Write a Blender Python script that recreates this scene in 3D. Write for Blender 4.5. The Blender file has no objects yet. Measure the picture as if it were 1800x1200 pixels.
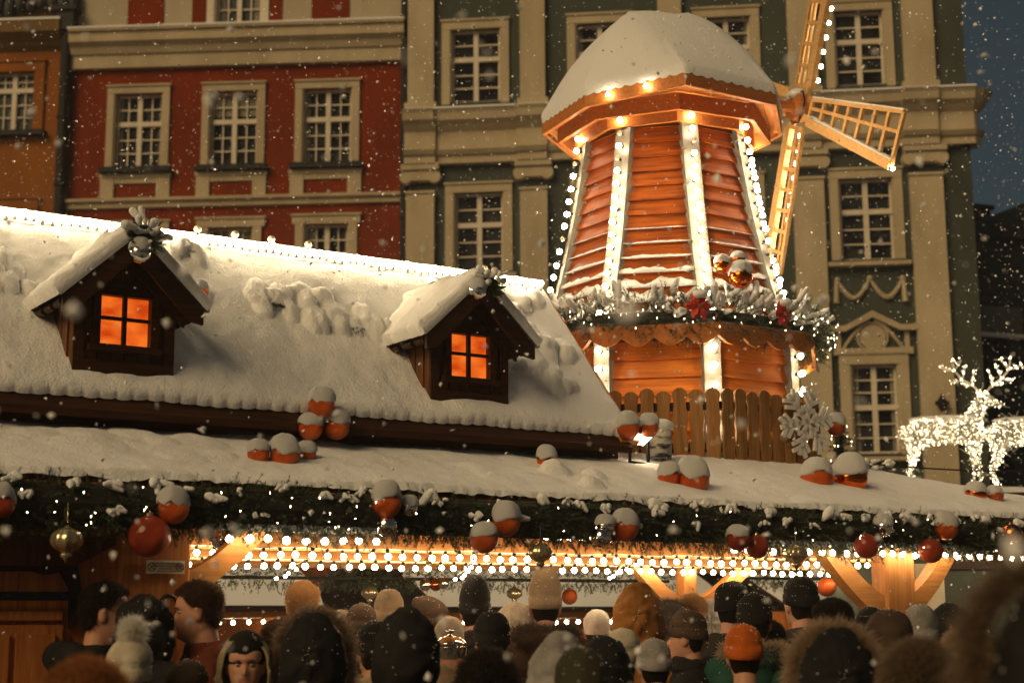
import bpy, bmesh, math, random
import numpy as np
from mathutils import Vector, Matrix, noise
random.seed(7); rng = np.random.default_rng(7)
R = math.radians
scene = bpy.context.scene
col = scene.collection

# ------------------------------------------------------------------ camera
CZ, FPX, PITCH, ROLL = 1.65, 2750.0, math.atan(488/2750.0), 0.0064
cd = bpy.data.cameras.new('camera'); cam = bpy.data.objects.new('camera', cd); col.objects.link(cam)
cd.sensor_width = 36.0; cd.lens = 36.0*FPX/1800.0; cd.clip_start = .05; cd.clip_end = 600
_fw = Vector((0, math.cos(PITCH), math.sin(PITCH))); _up = Vector((0, -math.sin(PITCH), math.cos(PITCH))); _rt = Vector((1, 0, 0))
_r2 = _rt*math.cos(ROLL) - _up*math.sin(ROLL); _u2 = _up*math.cos(ROLL) + _rt*math.sin(ROLL)
_m = Matrix((_r2, _u2, -_fw)).transposed().to_4x4(); _m.translation = Vector((0, 0, CZ)); cam.matrix_world = _m
cd.dof.use_dof = True; cd.dof.focus_distance = 9.0; cd.dof.aperture_fstop = 2.5
scene.camera = cam
# ------------------------------------------------------------------ dusk sky, one low warm sun lamp, exposure
SUN_EL, SUN_AZ = R(34), R(-142)      # direction TOWARDS the light, azimuth from +Y clockwise: behind the camera, to the left
world = bpy.data.worlds.new('World'); scene.world = world; world.use_nodes = True
nt = world.node_tree; nt.nodes.clear()
sky = nt.nodes.new('ShaderNodeTexSky'); sky.sky_type = 'NISHITA'; sky.sun_disc = False
sky.sun_elevation = R(1); sky.sun_rotation = SUN_AZ; sky.air_density = 1.0; sky.dust_density = 0.6; sky.ozone_density = 3.0
hs = nt.nodes.new('ShaderNodeHueSaturation'); hs.inputs['Saturation'].default_value = .62; hs.inputs['Hue'].default_value = .46; nt.links.new(sky.outputs[0], hs.inputs['Color'])
bg = nt.nodes.new('ShaderNodeBackground'); bg.inputs['Strength'].default_value = 0.055
wo = nt.nodes.new('ShaderNodeOutputWorld'); nt.links.new(hs.outputs[0], bg.inputs[0]); nt.links.new(bg.outputs[0], wo.inputs[0])
sl = bpy.data.lights.new('sun', 'SUN'); sl.energy = 1.95; sl.angle = R(35); sl.color = (1.0, .71, .36)
so = bpy.data.objects.new('sun', sl); col.objects.link(so)
_d = Vector((math.sin(SUN_AZ)*math.cos(SUN_EL), math.cos(SUN_AZ)*math.cos(SUN_EL), math.sin(SUN_EL)))
so.rotation_euler = _d.to_track_quat('Z', 'Y').to_euler(); so.location = (-6, -6, 12)
vs = scene.view_settings; vs.view_transform = 'Standard'; vs.look = 'None'; vs.exposure = 0; vs.gamma = 1
scene.render.engine = 'CYCLES'; scene.cycles.use_denoising = True
scene.cycles.max_bounces = 6; scene.cycles.diffuse_bounces = 3; scene.cycles.sample_clamp_indirect = 4.0
scene.cycles.use_light_tree = True

# ------------------------------------------------------------------ frames of reference measured on the place
def ray(x, y):
    return _fw + _r2*((x-900)/FPX) - _u2*((y-600)/FPX)
def at(x, y, Y):
    d = ray(x, y); return Vector((0, 0, CZ)) + d*(Y/d.y)
AR = R(33.5)                                    # the stall's front runs away to the right
UV = Vector((math.cos(AR), math.sin(AR), 0)); VV = Vector((-math.sin(AR), math.cos(AR), 0))
OO = Vector((-1.5177, 7.3, 0))
def W(u, v, z=0): return OO + UV*u + VV*v + Vector((0, 0, z))

# ------------------------------------------------------------------ object helpers
def tag(o, label=None, cat=None, group=None, kind=None):
    if label: o['label'] = label
    if cat: o['category'] = cat
    if group: o['group'] = group
    if kind: o['kind'] = kind
    return o
def empty(name, loc, rz=0, label=None, cat=None, group=None, kind=None, scale=None):
    o = bpy.data.objects.new(name, None); col.objects.link(o); o.location = loc; o.rotation_euler = (0, 0, rz)
    o.empty_display_size = .05
    if scale: o.scale = (scale,)*3
    return tag(o, label, cat, group, kind)
def link(name, me, parent=None, loc=(0, 0, 0), rot=(0, 0, 0), scale=None):
    o = bpy.data.objects.new(name, me); col.objects.link(o); o.parent = parent; o.location = loc; o.rotation_euler = rot
    if scale: o.scale = scale if hasattr(scale, '__len__') else (scale,)*3
    return o
def copy_tree(o, parent=None):
    c = o.copy(); col.objects.link(c); c.parent = parent
    for ch in o.children: copy_tree(ch, c)
    return c

class MB:
    def __init__(s): s.v = []; s.f = []; s.m = []; s.M = None
    def add(s, vs_, fs, mi=0):
        b = len(s.v)
        if s.M is not None: vs_ = [tuple(s.M @ Vector(p)) for p in vs_]
        s.v.extend([tuple(p) for p in vs_]); s.f.extend([tuple(b+i for i in f) for f in fs]); s.m.extend([mi]*len(fs))
    def box(s, x0, x1, y0, y1, z0, z1, mi=0):
        v = [(x, y, z) for z in (z0, z1) for y in (y0, y1) for x in (x0, x1)]
        s.add(v, [(0, 2, 3, 1), (4, 5, 7, 6), (0, 1, 5, 4), (2, 6, 7, 3), (0, 4, 6, 2), (1, 3, 7, 5)], mi)
    def beam(s, p, q, w, h, up=(0, 0, 1), mi=0, ext=0):
        p = Vector(p); q = Vector(q); d = (q-p).normalized(); p = p-d*ext; q = q+d*ext
        a = d.cross(Vector(up));
        if a.length < 1e-4: a = d.cross(Vector((1, 0, 0)))
        a.normalize(); b = a.cross(d).normalized(); v = []
        for c in (p, q):
            for i, j in ((-1, -1), (1, -1), (1, 1), (-1, 1)): v.append(c + a*(i*w/2) + b*(j*h/2))
        s.add(v, [(3, 2, 1, 0), (4, 5, 6, 7), (0, 1, 5, 4), (1, 2, 6, 5), (2, 3, 7, 6), (3, 0, 4, 7)], mi)
    def tube(s, pts, r, n=6, mi=0, caps=True):
        pts = [Vector(p) for p in pts]; N = len(pts); v = []; f = []
        rs = r if hasattr(r, '__len__') else [r]*N
        pa = None
        for i, p in enumerate(pts):
            d = (pts[min(i+1, N-1)]-pts[max(i-1, 0)]).normalized()
            if pa is None:
                pa = d.orthogonal().normalized()
            pa = (pa - d*pa.dot(d)).normalized(); pb = d.cross(pa)
            for k in range(n):
                a = 2*math.pi*k/n; v.append(p + (pa*math.cos(a)+pb*math.sin(a))*rs[i])
        for i in range(N-1):
            for k in range(n):
                a, b = i*n+k, i*n+(k+1) % n; f.append((a, b, b+n, a+n))
        if caps: f.append(tuple(range(n-1, -1, -1))); f.append(tuple((N-1)*n+k for k in range(n)))
        s.add(v, f, mi)
    def lathe(s, prof, n=16, c=(0, 0, 0), mi=0, twist=0, flute=0, nf=8):
        v = []; f = []; N = len(prof)
        for i, (r, z) in enumerate(prof):
            for k in range(n):
                a = 2*math.pi*k/n; rr = r*(1+flute*math.cos(nf*a+twist*i)); v.append((c[0]+rr*math.cos(a), c[1]+rr*math.sin(a), c[2]+z))
        for i in range(N-1):
            for k in range(n):
                a, b = i*n+k, i*n+(k+1) % n; f.append((a, b, b+n, a+n))
        f.append(tuple(range(n-1, -1, -1))); f.append(tuple((N-1)*n+k for k in range(n)))
        s.add(v, f, mi)
    def sphere(s, c, r, n=14, m=9, mi=0, fn=None):
        r = r if hasattr(r, '__len__') else (r, r, r); v = [(c[0], c[1], c[2]-r[2])]; f = []
        for i in range(1, m):
            t = math.pi*i/m
            for k in range(n):
                a = 2*math.pi*k/n; q = Vector((math.sin(t)*math.cos(a), math.sin(t)*math.sin(a), -math.cos(t)))
                e = fn(q) if fn else 1.0
                v.append((c[0]+q.x*r[0]*e, c[1]+q.y*r[1]*e, c[2]+q.z*r[2]*e))
        v.append((c[0], c[1], c[2]+r[2])); L = len(v)-1
        for k in range(n): f.append((0, 1+(k+1) % n, 1+k))
        for i in range(m-2):
            for k in range(n):
                a, b = 1+i*n+k, 1+i*n+(k+1) % n; f.append((a, b, b+n, a+n))
        for k in range(n): f.append((L, L-n+k, L-n+(k+1) % n))
        s.add(v, f, mi)
    def cap(s, p, q, r0, r1, n=12, mi=0):             # tapered capsule
        p = Vector(p); q = Vector(q); d = (q-p); L = d.length; d = d.normalized() if L > 1e-6 else Vector((0, 0, 1)); pts = []; rs = []
        for i in range(5):
            a = math.pi/2*(1-i/4); pts.append(p-d*r0*math.sin(a)); rs.append(max(r0*math.cos(a), r0*.08))
        for i in range(5):
            a = math.pi/2*(i/4); pts.append(q+d*r1*math.sin(a)); rs.append(max(r1*math.cos(a), r1*.08))
        s.tube(pts, rs, n, mi)
    def prism(s, poly, y0, y1, mi=0, ax='y'):         # polygon in (x,z), extruded along y
        n = len(poly)
        if ax == 'y': v = [(a, y0, b) for a, b in poly]+[(a, y1, b) for a, b in poly]
        elif ax == 'x': v = [(y0, a, b) for a, b in poly]+[(y1, a, b) for a, b in poly]
        else: v = [(a, b, y0) for a, b in poly]+[(a, b, y1) for a, b in poly]
        s.add(v, [tuple(range(n)), tuple(range(2*n-1, n-1, -1))]+[(i, i+n, (i+1) % n+n, (i+1) % n) for i in range(n)], mi)
    def grid(s, fn, nu, nv, mi=0, closed=False):
        v = [fn(i/(nu-1), j/(nv-1)) for j in range(nv) for i in range(nu)]
        s.add(v, [(j*nu+i, j*nu+i+1, (j+1)*nu+i+1, (j+1)*nu+i) for j in range(nv-1) for i in range(nu-1)], mi)
    def mesh(s, name, mats, smooth=False, fix=True):
        me = bpy.data.meshes.new(name); me.from_pydata(s.v, [], s.f)
        mats = mats if isinstance(mats, (list, tuple)) else [mats]
        for m in mats: me.materials.append(m)
        if len(mats) > 1: me.polygons.foreach_set('material_index', s.m)
        if fix:
            b = bmesh.new(); b.from_mesh(me); bmesh.ops.recalc_face_normals(b, faces=b.faces); b.to_mesh(me); b.free()
        if smooth: me.polygons.foreach_set('use_smooth', [True]*len(me.polygons))
        me.update(); return me
    def build(s, name, mats, parent=None, smooth=False, loc=(0, 0, 0), rot=(0, 0, 0), fix=True):
        return link(name, s.mesh(name, mats, smooth, fix), parent, loc, rot)

# ------------------------------------------------------------------ materials
def newmat(name):
    m = bpy.data.materials.new(name); m.use_nodes = True; return m, m.node_tree, m.node_tree.nodes['Principled BSDF']
def N(nt_, t, **kw):
    n = nt_.nodes.new(t)
    for k, v in kw.items(): n.inputs[k].default_value = v
    return n
def mat(name, c, c2=None, rough=.8, scale=6, stretch=(1, 1, 1), bump=.2, bscale=None, metal=0, detail=5, lo=.35, hi=.65, bdist=.01, sheen=0, spec=None):
    m, t, p = newmat(name); p.inputs['Roughness'].default_value = rough; p.inputs['Metallic'].default_value = metal
    if spec is not None: p.inputs['Specular IOR Level'].default_value = spec
    if sheen: p.inputs['Sheen Weight'].default_value = sheen
    tc = t.nodes.new('ShaderNodeTexCoord'); mp = t.nodes.new('ShaderNodeMapping'); mp.inputs['Scale'].default_value = stretch
    t.links.new(tc.outputs['Object'], mp.inputs[0])
    nz = N(t, 'ShaderNodeTexNoise', Scale=scale, Detail=detail, Roughness=.6); t.links.new(mp.outputs[0], nz.inputs['Vector'])
    if c2 is None: c2 = tuple(x*.7 for x in c)
    cr = t.nodes.new('ShaderNodeValToRGB'); cr.color_ramp.elements[0].position = lo; cr.color_ramp.elements[1].position = hi
    cr.color_ramp.elements[0].color = (*c2, 1); cr.color_ramp.elements[1].color = (*c, 1)
    t.links.new(nz.outputs[0], cr.inputs[0]); t.links.new(cr.outputs[0], p.inputs['Base Color'])
    if bump:
        n2 = N(t, 'ShaderNodeTexNoise', Scale=bscale or scale*3, Detail=6, Roughness=.6); t.links.new(mp.outputs[0], n2.inputs['Vector'])
        b = N(t, 'ShaderNodeBump', Strength=bump, Distance=bdist); t.links.new(n2.outputs[0], b.inputs['Height']); t.links.new(b.outputs[0], p.inputs['Normal'])
    return m
def wood(name, c, c2, ax='x', rough=.5, scale=5, bump=.4):
    st = {'x': (.6, 9, 9), 'y': (9, .6, 9), 'z': (9, 9, .6)}[ax]
    return mat(name, c, c2, rough, scale, st, bump, scale*2, lo=.32, hi=.66, bdist=.004, spec=.22)
def emit(name, c, s, base=(.8, .8, .8)):
    m, t, p = newmat(name); p.inputs['Base Color'].default_value = (*base, 1)
    p.inputs['Emission Color'].default_value = (*c, 1); p.inputs['Emission Strength'].default_value = s; return m
M = {}
M['bulb'] = emit('lit bulb glass', (1, .80, .52), 88)
M['bulb_ridge'] = emit('lit ridge bulb glass', (1, .78, .46), 60)
M['bulb_in'] = emit('lit bulb glass under the roof', (1, .78, .48), 72)
M['fairy'] = emit('fairy light', (1, .75, .42), 16)
M['deer_light'] = emit('white fairy light', (1, .80, .50), 12)
m_, t_, p_ = newmat('snow'); M['snow'] = m_
p_.inputs['Base Color'].default_value = (.88, .88, .87, 1); p_.inputs['Roughness'].default_value = .75; p_.inputs['Specular IOR Level'].default_value = .3
tc_ = t_.nodes.new('ShaderNodeTexCoord')
a_ = N(t_, 'ShaderNodeTexNoise', Scale=28, Detail=5, Roughness=.65); b_ = N(t_, 'ShaderNodeTexNoise', Scale=70, Detail=6, Roughness=.7)
t_.links.new(tc_.outputs['Object'], a_.inputs['Vector']); t_.links.new(tc_.outputs['Object'], b_.inputs['Vector'])
b1 = N(t_, 'ShaderNodeBump', Strength=.5, Distance=.012); b2 = N(t_, 'ShaderNodeBump', Strength=1, Distance=.012)
t_.links.new(a_.outputs[0], b1.inputs['Height']); t_.links.new(b_.outputs[0], b2.inputs['Height']); t_.links.new(b1.outputs[0], b2.inputs['Normal'])
t_.links.new(b2.outputs[0], p_.inputs['Normal'])
M['flake'] = mat('snowflake', (.9, .9, .9), (.85, .85, .85), .8, bump=0)
M['wood_bright'] = wood('pine board along', (.56, .20, .045), (.38, .12, .024), 'x')
M['wood_bright_z'] = wood('pine board upright', (.52, .19, .043), (.34, .11, .022), 'z')
M['wood_pale'] = wood('lit pine along', (.62, .31, .10), (.44, .19, .052), 'x')  # paler copy of the pine, with lamplight put into its colour
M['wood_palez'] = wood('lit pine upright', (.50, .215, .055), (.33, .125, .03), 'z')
M['wood_orange'] = wood('orange stained clapboard', (.50, .115, .018), (.30, .055, .008), 'x', .42)
M['wood_red'] = wood('stained plank', (.60, .22, .055), (.36, .11, .026), 'z', .5)
M['wood_redx'] = wood('stained plank along', (.40, .13, .035), (.22, .07, .018), 'x', .5)
M['wood_dark'] = wood('dark brown board', (.055, .020, .006), (.022, .008, .003), 'x', .5)
M['wood_darkz'] = wood('dark brown upright board', (.15, .055, .016), (.06, .02, .006), 'z', .5)
M['wood_fence'] = wood('fence picket wood', (.36, .18, .055), (.18, .08, .022), 'z', .55)
M['wood_fencelit'] = M['wood_fence']
M['wood_blk'] = wood('nearly black board', (.035, .017, .009), (.02, .01, .006), 'x', .6)
M['petrol'] = None
M['white_board'] = mat('white painted strip', (.22, .20, .16), (.14, .125, .095), .5, 12, bump=.1)
M['ridge_white'] = mat('white ridge board', (.8, .78, .7), (.75, .7, .6), .6, 12, bump=.1)
M['iron'] = mat('black iron', (.012, .012, .012), None, .5, metal=.3, bump=.1)
M['rust'] = mat('worn iron', (.10, .07, .05), None, .5, metal=.6, bump=.2)
M['ball_glit'] = mat('orange glitter', (.90, .19, .012), (.40, .045, .003), .30, 90, bump=1, bscale=120, metal=.85, bdist=.004, lo=.45, hi=.6)
M['ball_red'] = mat('dark red glitter', (.55, .07, .010), (.22, .02, .004), .42, 120, bump=1, bscale=170, metal=.75, bdist=.004, lo=.45, hi=.6)
M['ball_shiny'] = mat('shiny orange metal', (.80, .16, .02), (.72, .13, .015), .06, 3, bump=0, metal=1)
M['ball_silver'] = mat('mirror silver', (.82, .80, .76), (.75, .73, .70), .05, 3, bump=0, metal=1)
M['gold'] = mat('champagne lacquer', (.66, .56, .36), (.45, .36, .2), .22, 8, bump=.05, metal=.8)
M['wood_sail'] = wood('pale sail wood', (.78, .47, .19), (.60, .32, .11), 'x')
for k_ in ('ball_glit', 'ball_red'):
    M[k_].node_tree.nodes['Principled BSDF'].inputs['Coat Weight'].default_value = .5; M[k_].node_tree.nodes['Principled BSDF'].inputs['Coat Roughness'].default_value = .08
M['blind'] = mat('pale curtain cloth', (.30, .28, .22), (.16, .15, .12), .9, 9, (6, 1, .5), .2, spec=.1)
M['needle'] = mat('fir needle', (.055, .085, .028), (.018, .032, .010), .6, 30, bump=0)
M['twig'] = mat('fir twig', (.012, .011, .006), None, .8, bump=0)
M['glass'] = mat('dark window glass', (.045, .045, .042), (.006, .006, .007), .08, 1.3, bump=0, spec=.15)  # pale cloudy patches in the colour stand in for reflections
M['glass_blue'] = mat('curtained window glass', (.07, .085, .085), (.04, .05, .05), .15, 2, bump=0, spec=.2)
M['cream'] = mat('cream paint', (.58, .49, .33), (.40, .33, .21), .85, 1.2, (1, 1, .35), .25, bscale=20, detail=9, lo=.3, hi=.7, spec=.2)
M['creamw'] = mat('white window paint', (.74, .67, .54), (.64, .56, .43), .6, 4, bump=.1)
M['creamgrey'] = mat('greyed render', (.50, .44, .32), (.40, .34, .24), .9, .8, (1, 1, .35), .25, bscale=20, detail=9, lo=.3, hi=.7, spec=.2)
M['redwall'] = mat('red render', (.25, .036, .003), (.14, .018, .002), .9, .9, (1, 1, .35), .25, bscale=18, detail=9, lo=.3, hi=.7, spec=.2)
M['orangewall'] = mat('ochre render', (.36, .13, .02), (.22, .07, .01), .9, .7, (1, 1, .35), .25, bscale=18, detail=9, lo=.3, hi=.7, spec=.2)
M['olive'] = mat('olive render', (.22, .14, .05), (.14, .09, .035), .9, .7, (1, 1, .35), .25, bscale=18, detail=9, lo=.3, hi=.7, spec=.2)
M['greenwall'] = mat('dark green render', (.078, .092, .072), (.046, .056, .045), .9, .9, (1, 1, .35), .25, bscale=18, detail=9, lo=.3, hi=.7, spec=.2)
M['tile'] = mat('roof tile', (.05, .03, .022), None, .9, 9, bump=.4)
M['farwall'] = mat('dark slate render', (.035, .045, .05), (.02, .028, .032), .9, 1, bump=.1)
M['lead'] = mat('dark metal pipe', (.010, .009, .008), None, .7, bump=0)
M['skin'] = mat('skin', (.52, .27, .17), (.44, .20, .12), .55, 9, bump=.08, bscale=60)
M['lip'] = mat('lips', (.38, .13, .10), None, .5, bump=0)
M['trouser'] = mat('dark trousers', (.018, .018, .022), None, .9, 40, bump=.2)
M['boot'] = mat('black boots', (.012, .010, .009), None, .5, bump=.1)
M['eye_white'] = mat('eye white', (.42, .38, .34), None, .2, bump=0)
M['eye_dark'] = mat('dark iris', (.02, .012, .008), None, .1, bump=0)
M['felt'] = mat('white felt', (.82, .80, .76), (.70, .68, .64), .95, 60, bump=.6, bscale=120)
M['poinsettia'] = mat('red velvet petal', (.62, .035, .012), (.40, .02, .01), .6, 20, bump=.3)
_ml = [0]
def cloth(c, rough=.85, knit=False):
    _ml[0] += 1
    return mat('cloth %d' % _ml[0], c, tuple(x*.6 for x in c), rough, 7, bump=.5 if knit else .35, bscale=110 if knit else 22, bdist=.008, spec=.12)
def furm(c):
    _ml[0] += 1
    m = mat('fur %d' % _ml[0], c, tuple(x*.55 for x in c), .8, 40, bump=0, spec=.2); t = m.node_tree; o = t.nodes['Material Output']; p = t.nodes['Principled BSDF']
    tr = t.nodes.new('ShaderNodeBsdfTranslucent'); tr.inputs[0].default_value = (*[min(1, x*1.6+.05) for x in c], 1); mx = t.nodes.new('ShaderNodeMixShader'); mx.inputs[0].default_value = .6
    t.links.new(p.outputs[0], mx.inputs[1]); t.links.new(tr.outputs[0], mx.inputs[2]); t.links.new(mx.outputs[0], o.inputs['Surface']); return m
# ------------------------------------------------------------------ ground
g = MB(); g.grid(lambda a, b: (-250+500*a, -60+460*b, 0), 40, 40)
tag(g.build('ground', mat('trodden snow and setts', (.30, .27, .24), (.10, .09, .08), .9, 1.5, bump=.5, bscale=9)), kind='structure')

# ------------------------------------------------------------------ houses behind the square
class Facade:
    def __init__(s, px, Z0, ang, name, label):
        d = ray(px, 1066); P = Vector((0, 0, CZ))+d*(Z0/d.y); s.o = Vector((P.x, P.y, 0)); s.a = -ang
        s.e = Vector((math.cos(s.a), math.sin(s.a), 0)); s.n = Vector((-math.sin(s.a), math.cos(s.a), 0))
        s.root = empty(name, s.o, s.a, label, 'building'); s.holes = []
    def q(s, x, y, dep=0.0):
        d = ray(x, y); c = Vector((0, 0, CZ)); t = ((s.o+s.n*dep-c).dot(s.n))/d.dot(s.n); P = c+d*t-s.o; return P.dot(s.e), P.z
    def rect(s, x0, y0, x1, y1):
        xm, ym = (x0+x1)/2, (y0+y1)/2
        return s.q(x0, ym)[0], s.q(x1, ym)[0], s.q(xm, y1)[1], s.q(xm, y0)[1]
    def wall(s, s0, s1, z0, z1, m, holes, depth=.28, name='wall'):
        b = MB(); hs = [h for h in holes if h[1] > s0 and h[0] < s1 and h[3] > z0 and h[2] < z1]
        xs = sorted({s0, s1, *[min(max(h[i], s0), s1) for h in hs for i in (0, 1)]}); zs = sorted({z0, z1, *[min(max(h[i], z0), z1) for h in hs for i in (2, 3)]})
        for i in range(len(xs)-1):
            for j in range(len(zs)-1):
                cx, cz = (xs[i]+xs[i+1])/2, (zs[j]+zs[j+1])/2
                if xs[i+1]-xs[i] < 1e-5 or zs[j+1]-zs[j] < 1e-5 or any(h[0] < cx < h[1] and h[2] < cz < h[3] for h in hs): continue
                b.add([(xs[i], 0, zs[j]), (xs[i+1], 0, zs[j]), (xs[i+1], 0, zs[j+1]), (xs[i], 0, zs[j+1])], [(0, 1, 2, 3)])
        for h in hs:
            a, c, d, e = h
            for (p, r_) in (((a, d), (c, d)), ((c, d), (c, e)), ((c, e), (a, e)), ((a, e), (a, d))):
                b.add([(p[0], 0, p[1]), (r_[0], 0, r_[1]), (r_[0], depth, r_[1]), (p[0], depth, p[1])], [(0, 1, 2, 3)])
        return b.build(name, m, s.root, fix=False)
    def ext(s, prof, s0, s1, m, name, parent=None):
        b = MB(); b.prism(prof, s0, s1, ax='x'); return b.build(name, m, parent or s.root)
    def window(s, r, sw, cols, up, low, m_sur, m_sash, m_glass, sill=True, tr=.40, bars_v=True, proud=.07, ears=0):
        s0, s1, z0, z1 = r; a0, a1, b0, b1 = s0+sw, s1-sw, z0+sw*.35, z1-sw
        s.holes.append((a0, a1, b0, b1))
        b = MB()
        b.box(s0, a0, -proud, .02, z0, b1); b.box(a1, s1, -proud, .02, z0, b1); b.box(s0-ears, s1+ears, -proud-.01, .02, b1, z1)
        b.box(s0-ears-.03, s1+ears+.03, -proud-.05, .02, z1-.002, z1+.05)
        b.box(a0, a0+.035, -.03, .10, b0, b1); b.box(a1-.035, a1, -.03, .10, b0, b1)
        w = b.build('window', m_sur, s.root)
        k = MB(); y0, y1 = .13, .20; fw = .055
        k.box(a0+.03, a1-.03, y0, y1, b1-fw, b1); k.box(a0+.03, a1-.03, y0, y1, b0, b0+fw)
        k.box(a0+.03, a0+.03+fw, y0, y1, b0, b1); k.box(a1-.03-fw, a1-.03, y0, y1, b0, b1)
        mx = (a0+a1)/2; k.box(mx-.06, mx+.06, y0-.03, y1, b0, b1); tz = b1-(b1-b0)*tr; k.box(a0+.03, a1-.03, y0-.035, y1, tz-.06, tz+.06)
        for (c0, c1) in ((a0+.03+fw, mx-.06), (mx+.06, a1-.03-fw)):
            for (d0, d1, n) in ((b0+fw, tz-.06, low), (tz+.06, b1-fw, up)):
                for i in range(1, n): zz = d0+(d1-d0)*i/n; k.box(c0, c1, y0+.012, y1-.01, zz-.016, zz+.016)
                if bars_v: cc = (c0+c1)/2; k.box(cc-.016, cc+.016, y0+.02, y1-.012, d0, d1)
        k.build('sash', m_sash, w)
        pn = MB(); pn.box(a0+.02, a1-.02, .215, .235, b0, b1); pn.build('pane', m_glass, w)
        cr = random.random()
        if cr < .55:
            q_ = MB()
            if cr < .2: q_.box(a0+.05, a1-.05, .207, .211, b1-(b1-b0)*random.uniform(.15, .45), b1-.03)
            else:
                cw = (a1-a0)*random.uniform(.12, .24); q_.box(a0+.05, a0+cw, .207, .211, b0+.03, b1-.03); q_.box(a1-cw*random.uniform(.5, 1.1), a1-.05, .207, .211, b0+.03, b1-.03)
            q_.build('curtain', M['blind'], w)
        if sill:
            q_ = MB(); q_.box(s0-.10, s1+.10, -.24, .02, z0-.10, z0-.002); q_.build('sill', M['cream'] if sill == 1 else M['lead'], w)
            q_ = MB(); q_.box(s0-.10, s1+.10, -.25, .0, z0-.002, z0+.025); q_.build('sill_flashing', M['lead'], w)
        return w
def shell(F, s0, s1, H, dep, m, roofm):
    b = MB(); b.add([(s0, 0, 0), (s0, dep, 0), (s0, dep, H), (s0, 0, H)], [(0, 1, 2, 3)]); b.add([(s1, 0, 0), (s1, dep, 0), (s1, dep, H), (s1, 0, H)], [(0, 1, 2, 3)])
    b.add([(s0, dep, 0), (s1, dep, 0), (s1, dep, H), (s0, dep, H)], [(0, 1, 2, 3)]); b.build('side_wall', m, F.root, fix=False)
    r = MB(); r.prism([(-.4, H), (dep/2, H+3.2), (dep+.4, H)], s0-.05, s1+.05, ax='x'); r.build('roof', roofm, F.root)
    bk = MB(); bk.box(s0+.1, s1-.1, 1.2, 1.3, 0, H); bk.build('room_back_wall', M['iron'], F.root)

# red house
FR = Facade(715, 37.3, math.atan(FPX/43000), 'red_townhouse', 'deep red townhouse with cream window frames and a broad cream cornice')
sx = lambda x, y=250: FR.q(x, y)[0]
sL, sR = sx(121), sx(714)
wins = []
for (x0, y0, x1, y1) in ((188, 155, 298, 298), (355, 149, 466, 295), (519, 143, 632, 290)):
    r = FR.rect(x0, y0, x1, y1); wins.append(r)
zt = sum(r[3] for r in wins)/3; zb = sum(r[2] for r in wins)/3
for r in wins:
    FR.window((r[0], r[1], zb, zt), .175, 2, 2, 3, M['cream'], M['creamw'], M['glass'], sill=2)
    # the framed panel under each window
    c0, c1 = r[0]-.10, r[1]+.06; p1 = zb-.12; p0 = p1-.72
    b = MB(); b.box(c0, c0+.34, -.07, .02, p0, p1-.10); b.box(c1-.34, c1, -.07, .02, p0, p1-.10); b.box(c0-.03, c1+.03, -.09, .02, p1-.10, p1)
    b.box(c0+.34, c1-.34, -.05, .02, p1-.24, p1-.10); b.box(c0+.34, c1-.34, -.05, .02, p0, p0+.07)
    b.build('apron_panel', M['cream'], FR.root)
zs = FR.q(410, 354)[1]
FR.ext([(0, zs-.14), (-.10, zs-.12), (-.10, zs-.02), (-.20, zs+.03), (-.20, zs+.10), (0, zs+.16)], sL+.03, sR-.03, M['cream'], 'string_course')
for (x0, y0, x1, mg) in ((178, 392, 298, 0), (346, 386, 466, 1), (514, 380, 634, 0)):
    r = FR.rect(x0, y0, x1, y0+10); z1 = FR.q((x0+x1)/2, y0)[1]
    FR.window((r[0]+.08, r[1]-.08, z1-2.15, z1), .20, 2, 2, 3, M['cream'], M['creamw'], M['glass_blue'] if mg else M['glass'], sill=2, ears=.08)
zc0 = FR.q(420, 117)[1]; zc1 = FR.q(420, 55)[1]; h = zc1-zc0
cor = FR.ext([(0, zc0), (-.16, zc0), (-.16, zc0+h*.34), (-.22, zc0+h*.38), (-.28, zc0+h*.55), (-.42, zc0+h*.66), (-.42, zc0+h*.92), (-.50, zc0+h*.94), (-.50, zc1), (0, zc1)], sL+.02, sR-.02, M['cream'], 'cornice')
FR.ext([(0, zc1+.002), (-.52, zc1+.002), (-.51, zc1+.05), (-.3, zc1+.08), (0, zc1+.06)], sL, sR, M['snow'], 'snow', cor)
for (x0, x1) in ((225, 288), (338, 362), (475, 496), (548, 614)):
    b = MB(); b.box(sx(x0, 25), sx(x1, 25), -.03, 0, zc1+.09, zc1+3.0); b.build('red_panel', M['redwall'], FR.root)
r = FR.rect(366, -90, 474, 50); FR.window((r[0], r[1], zc1+.12, zc1+2.5), .18, 2, 2, 3, M['creamw'], M['creamw'], M['glass_blue'], sill=0)
FR.wall(sL, sR, 0, zc0+.02, M['redwall'], FR.holes); FR.wall(sL, sR, zc0+.02, zc1+4.2, M['creamgrey'], FR.holes, name='attic_wall')
shell(FR, sL, sR, zc1+4.2, 11, M['creamgrey'], M['tile'])

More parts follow.
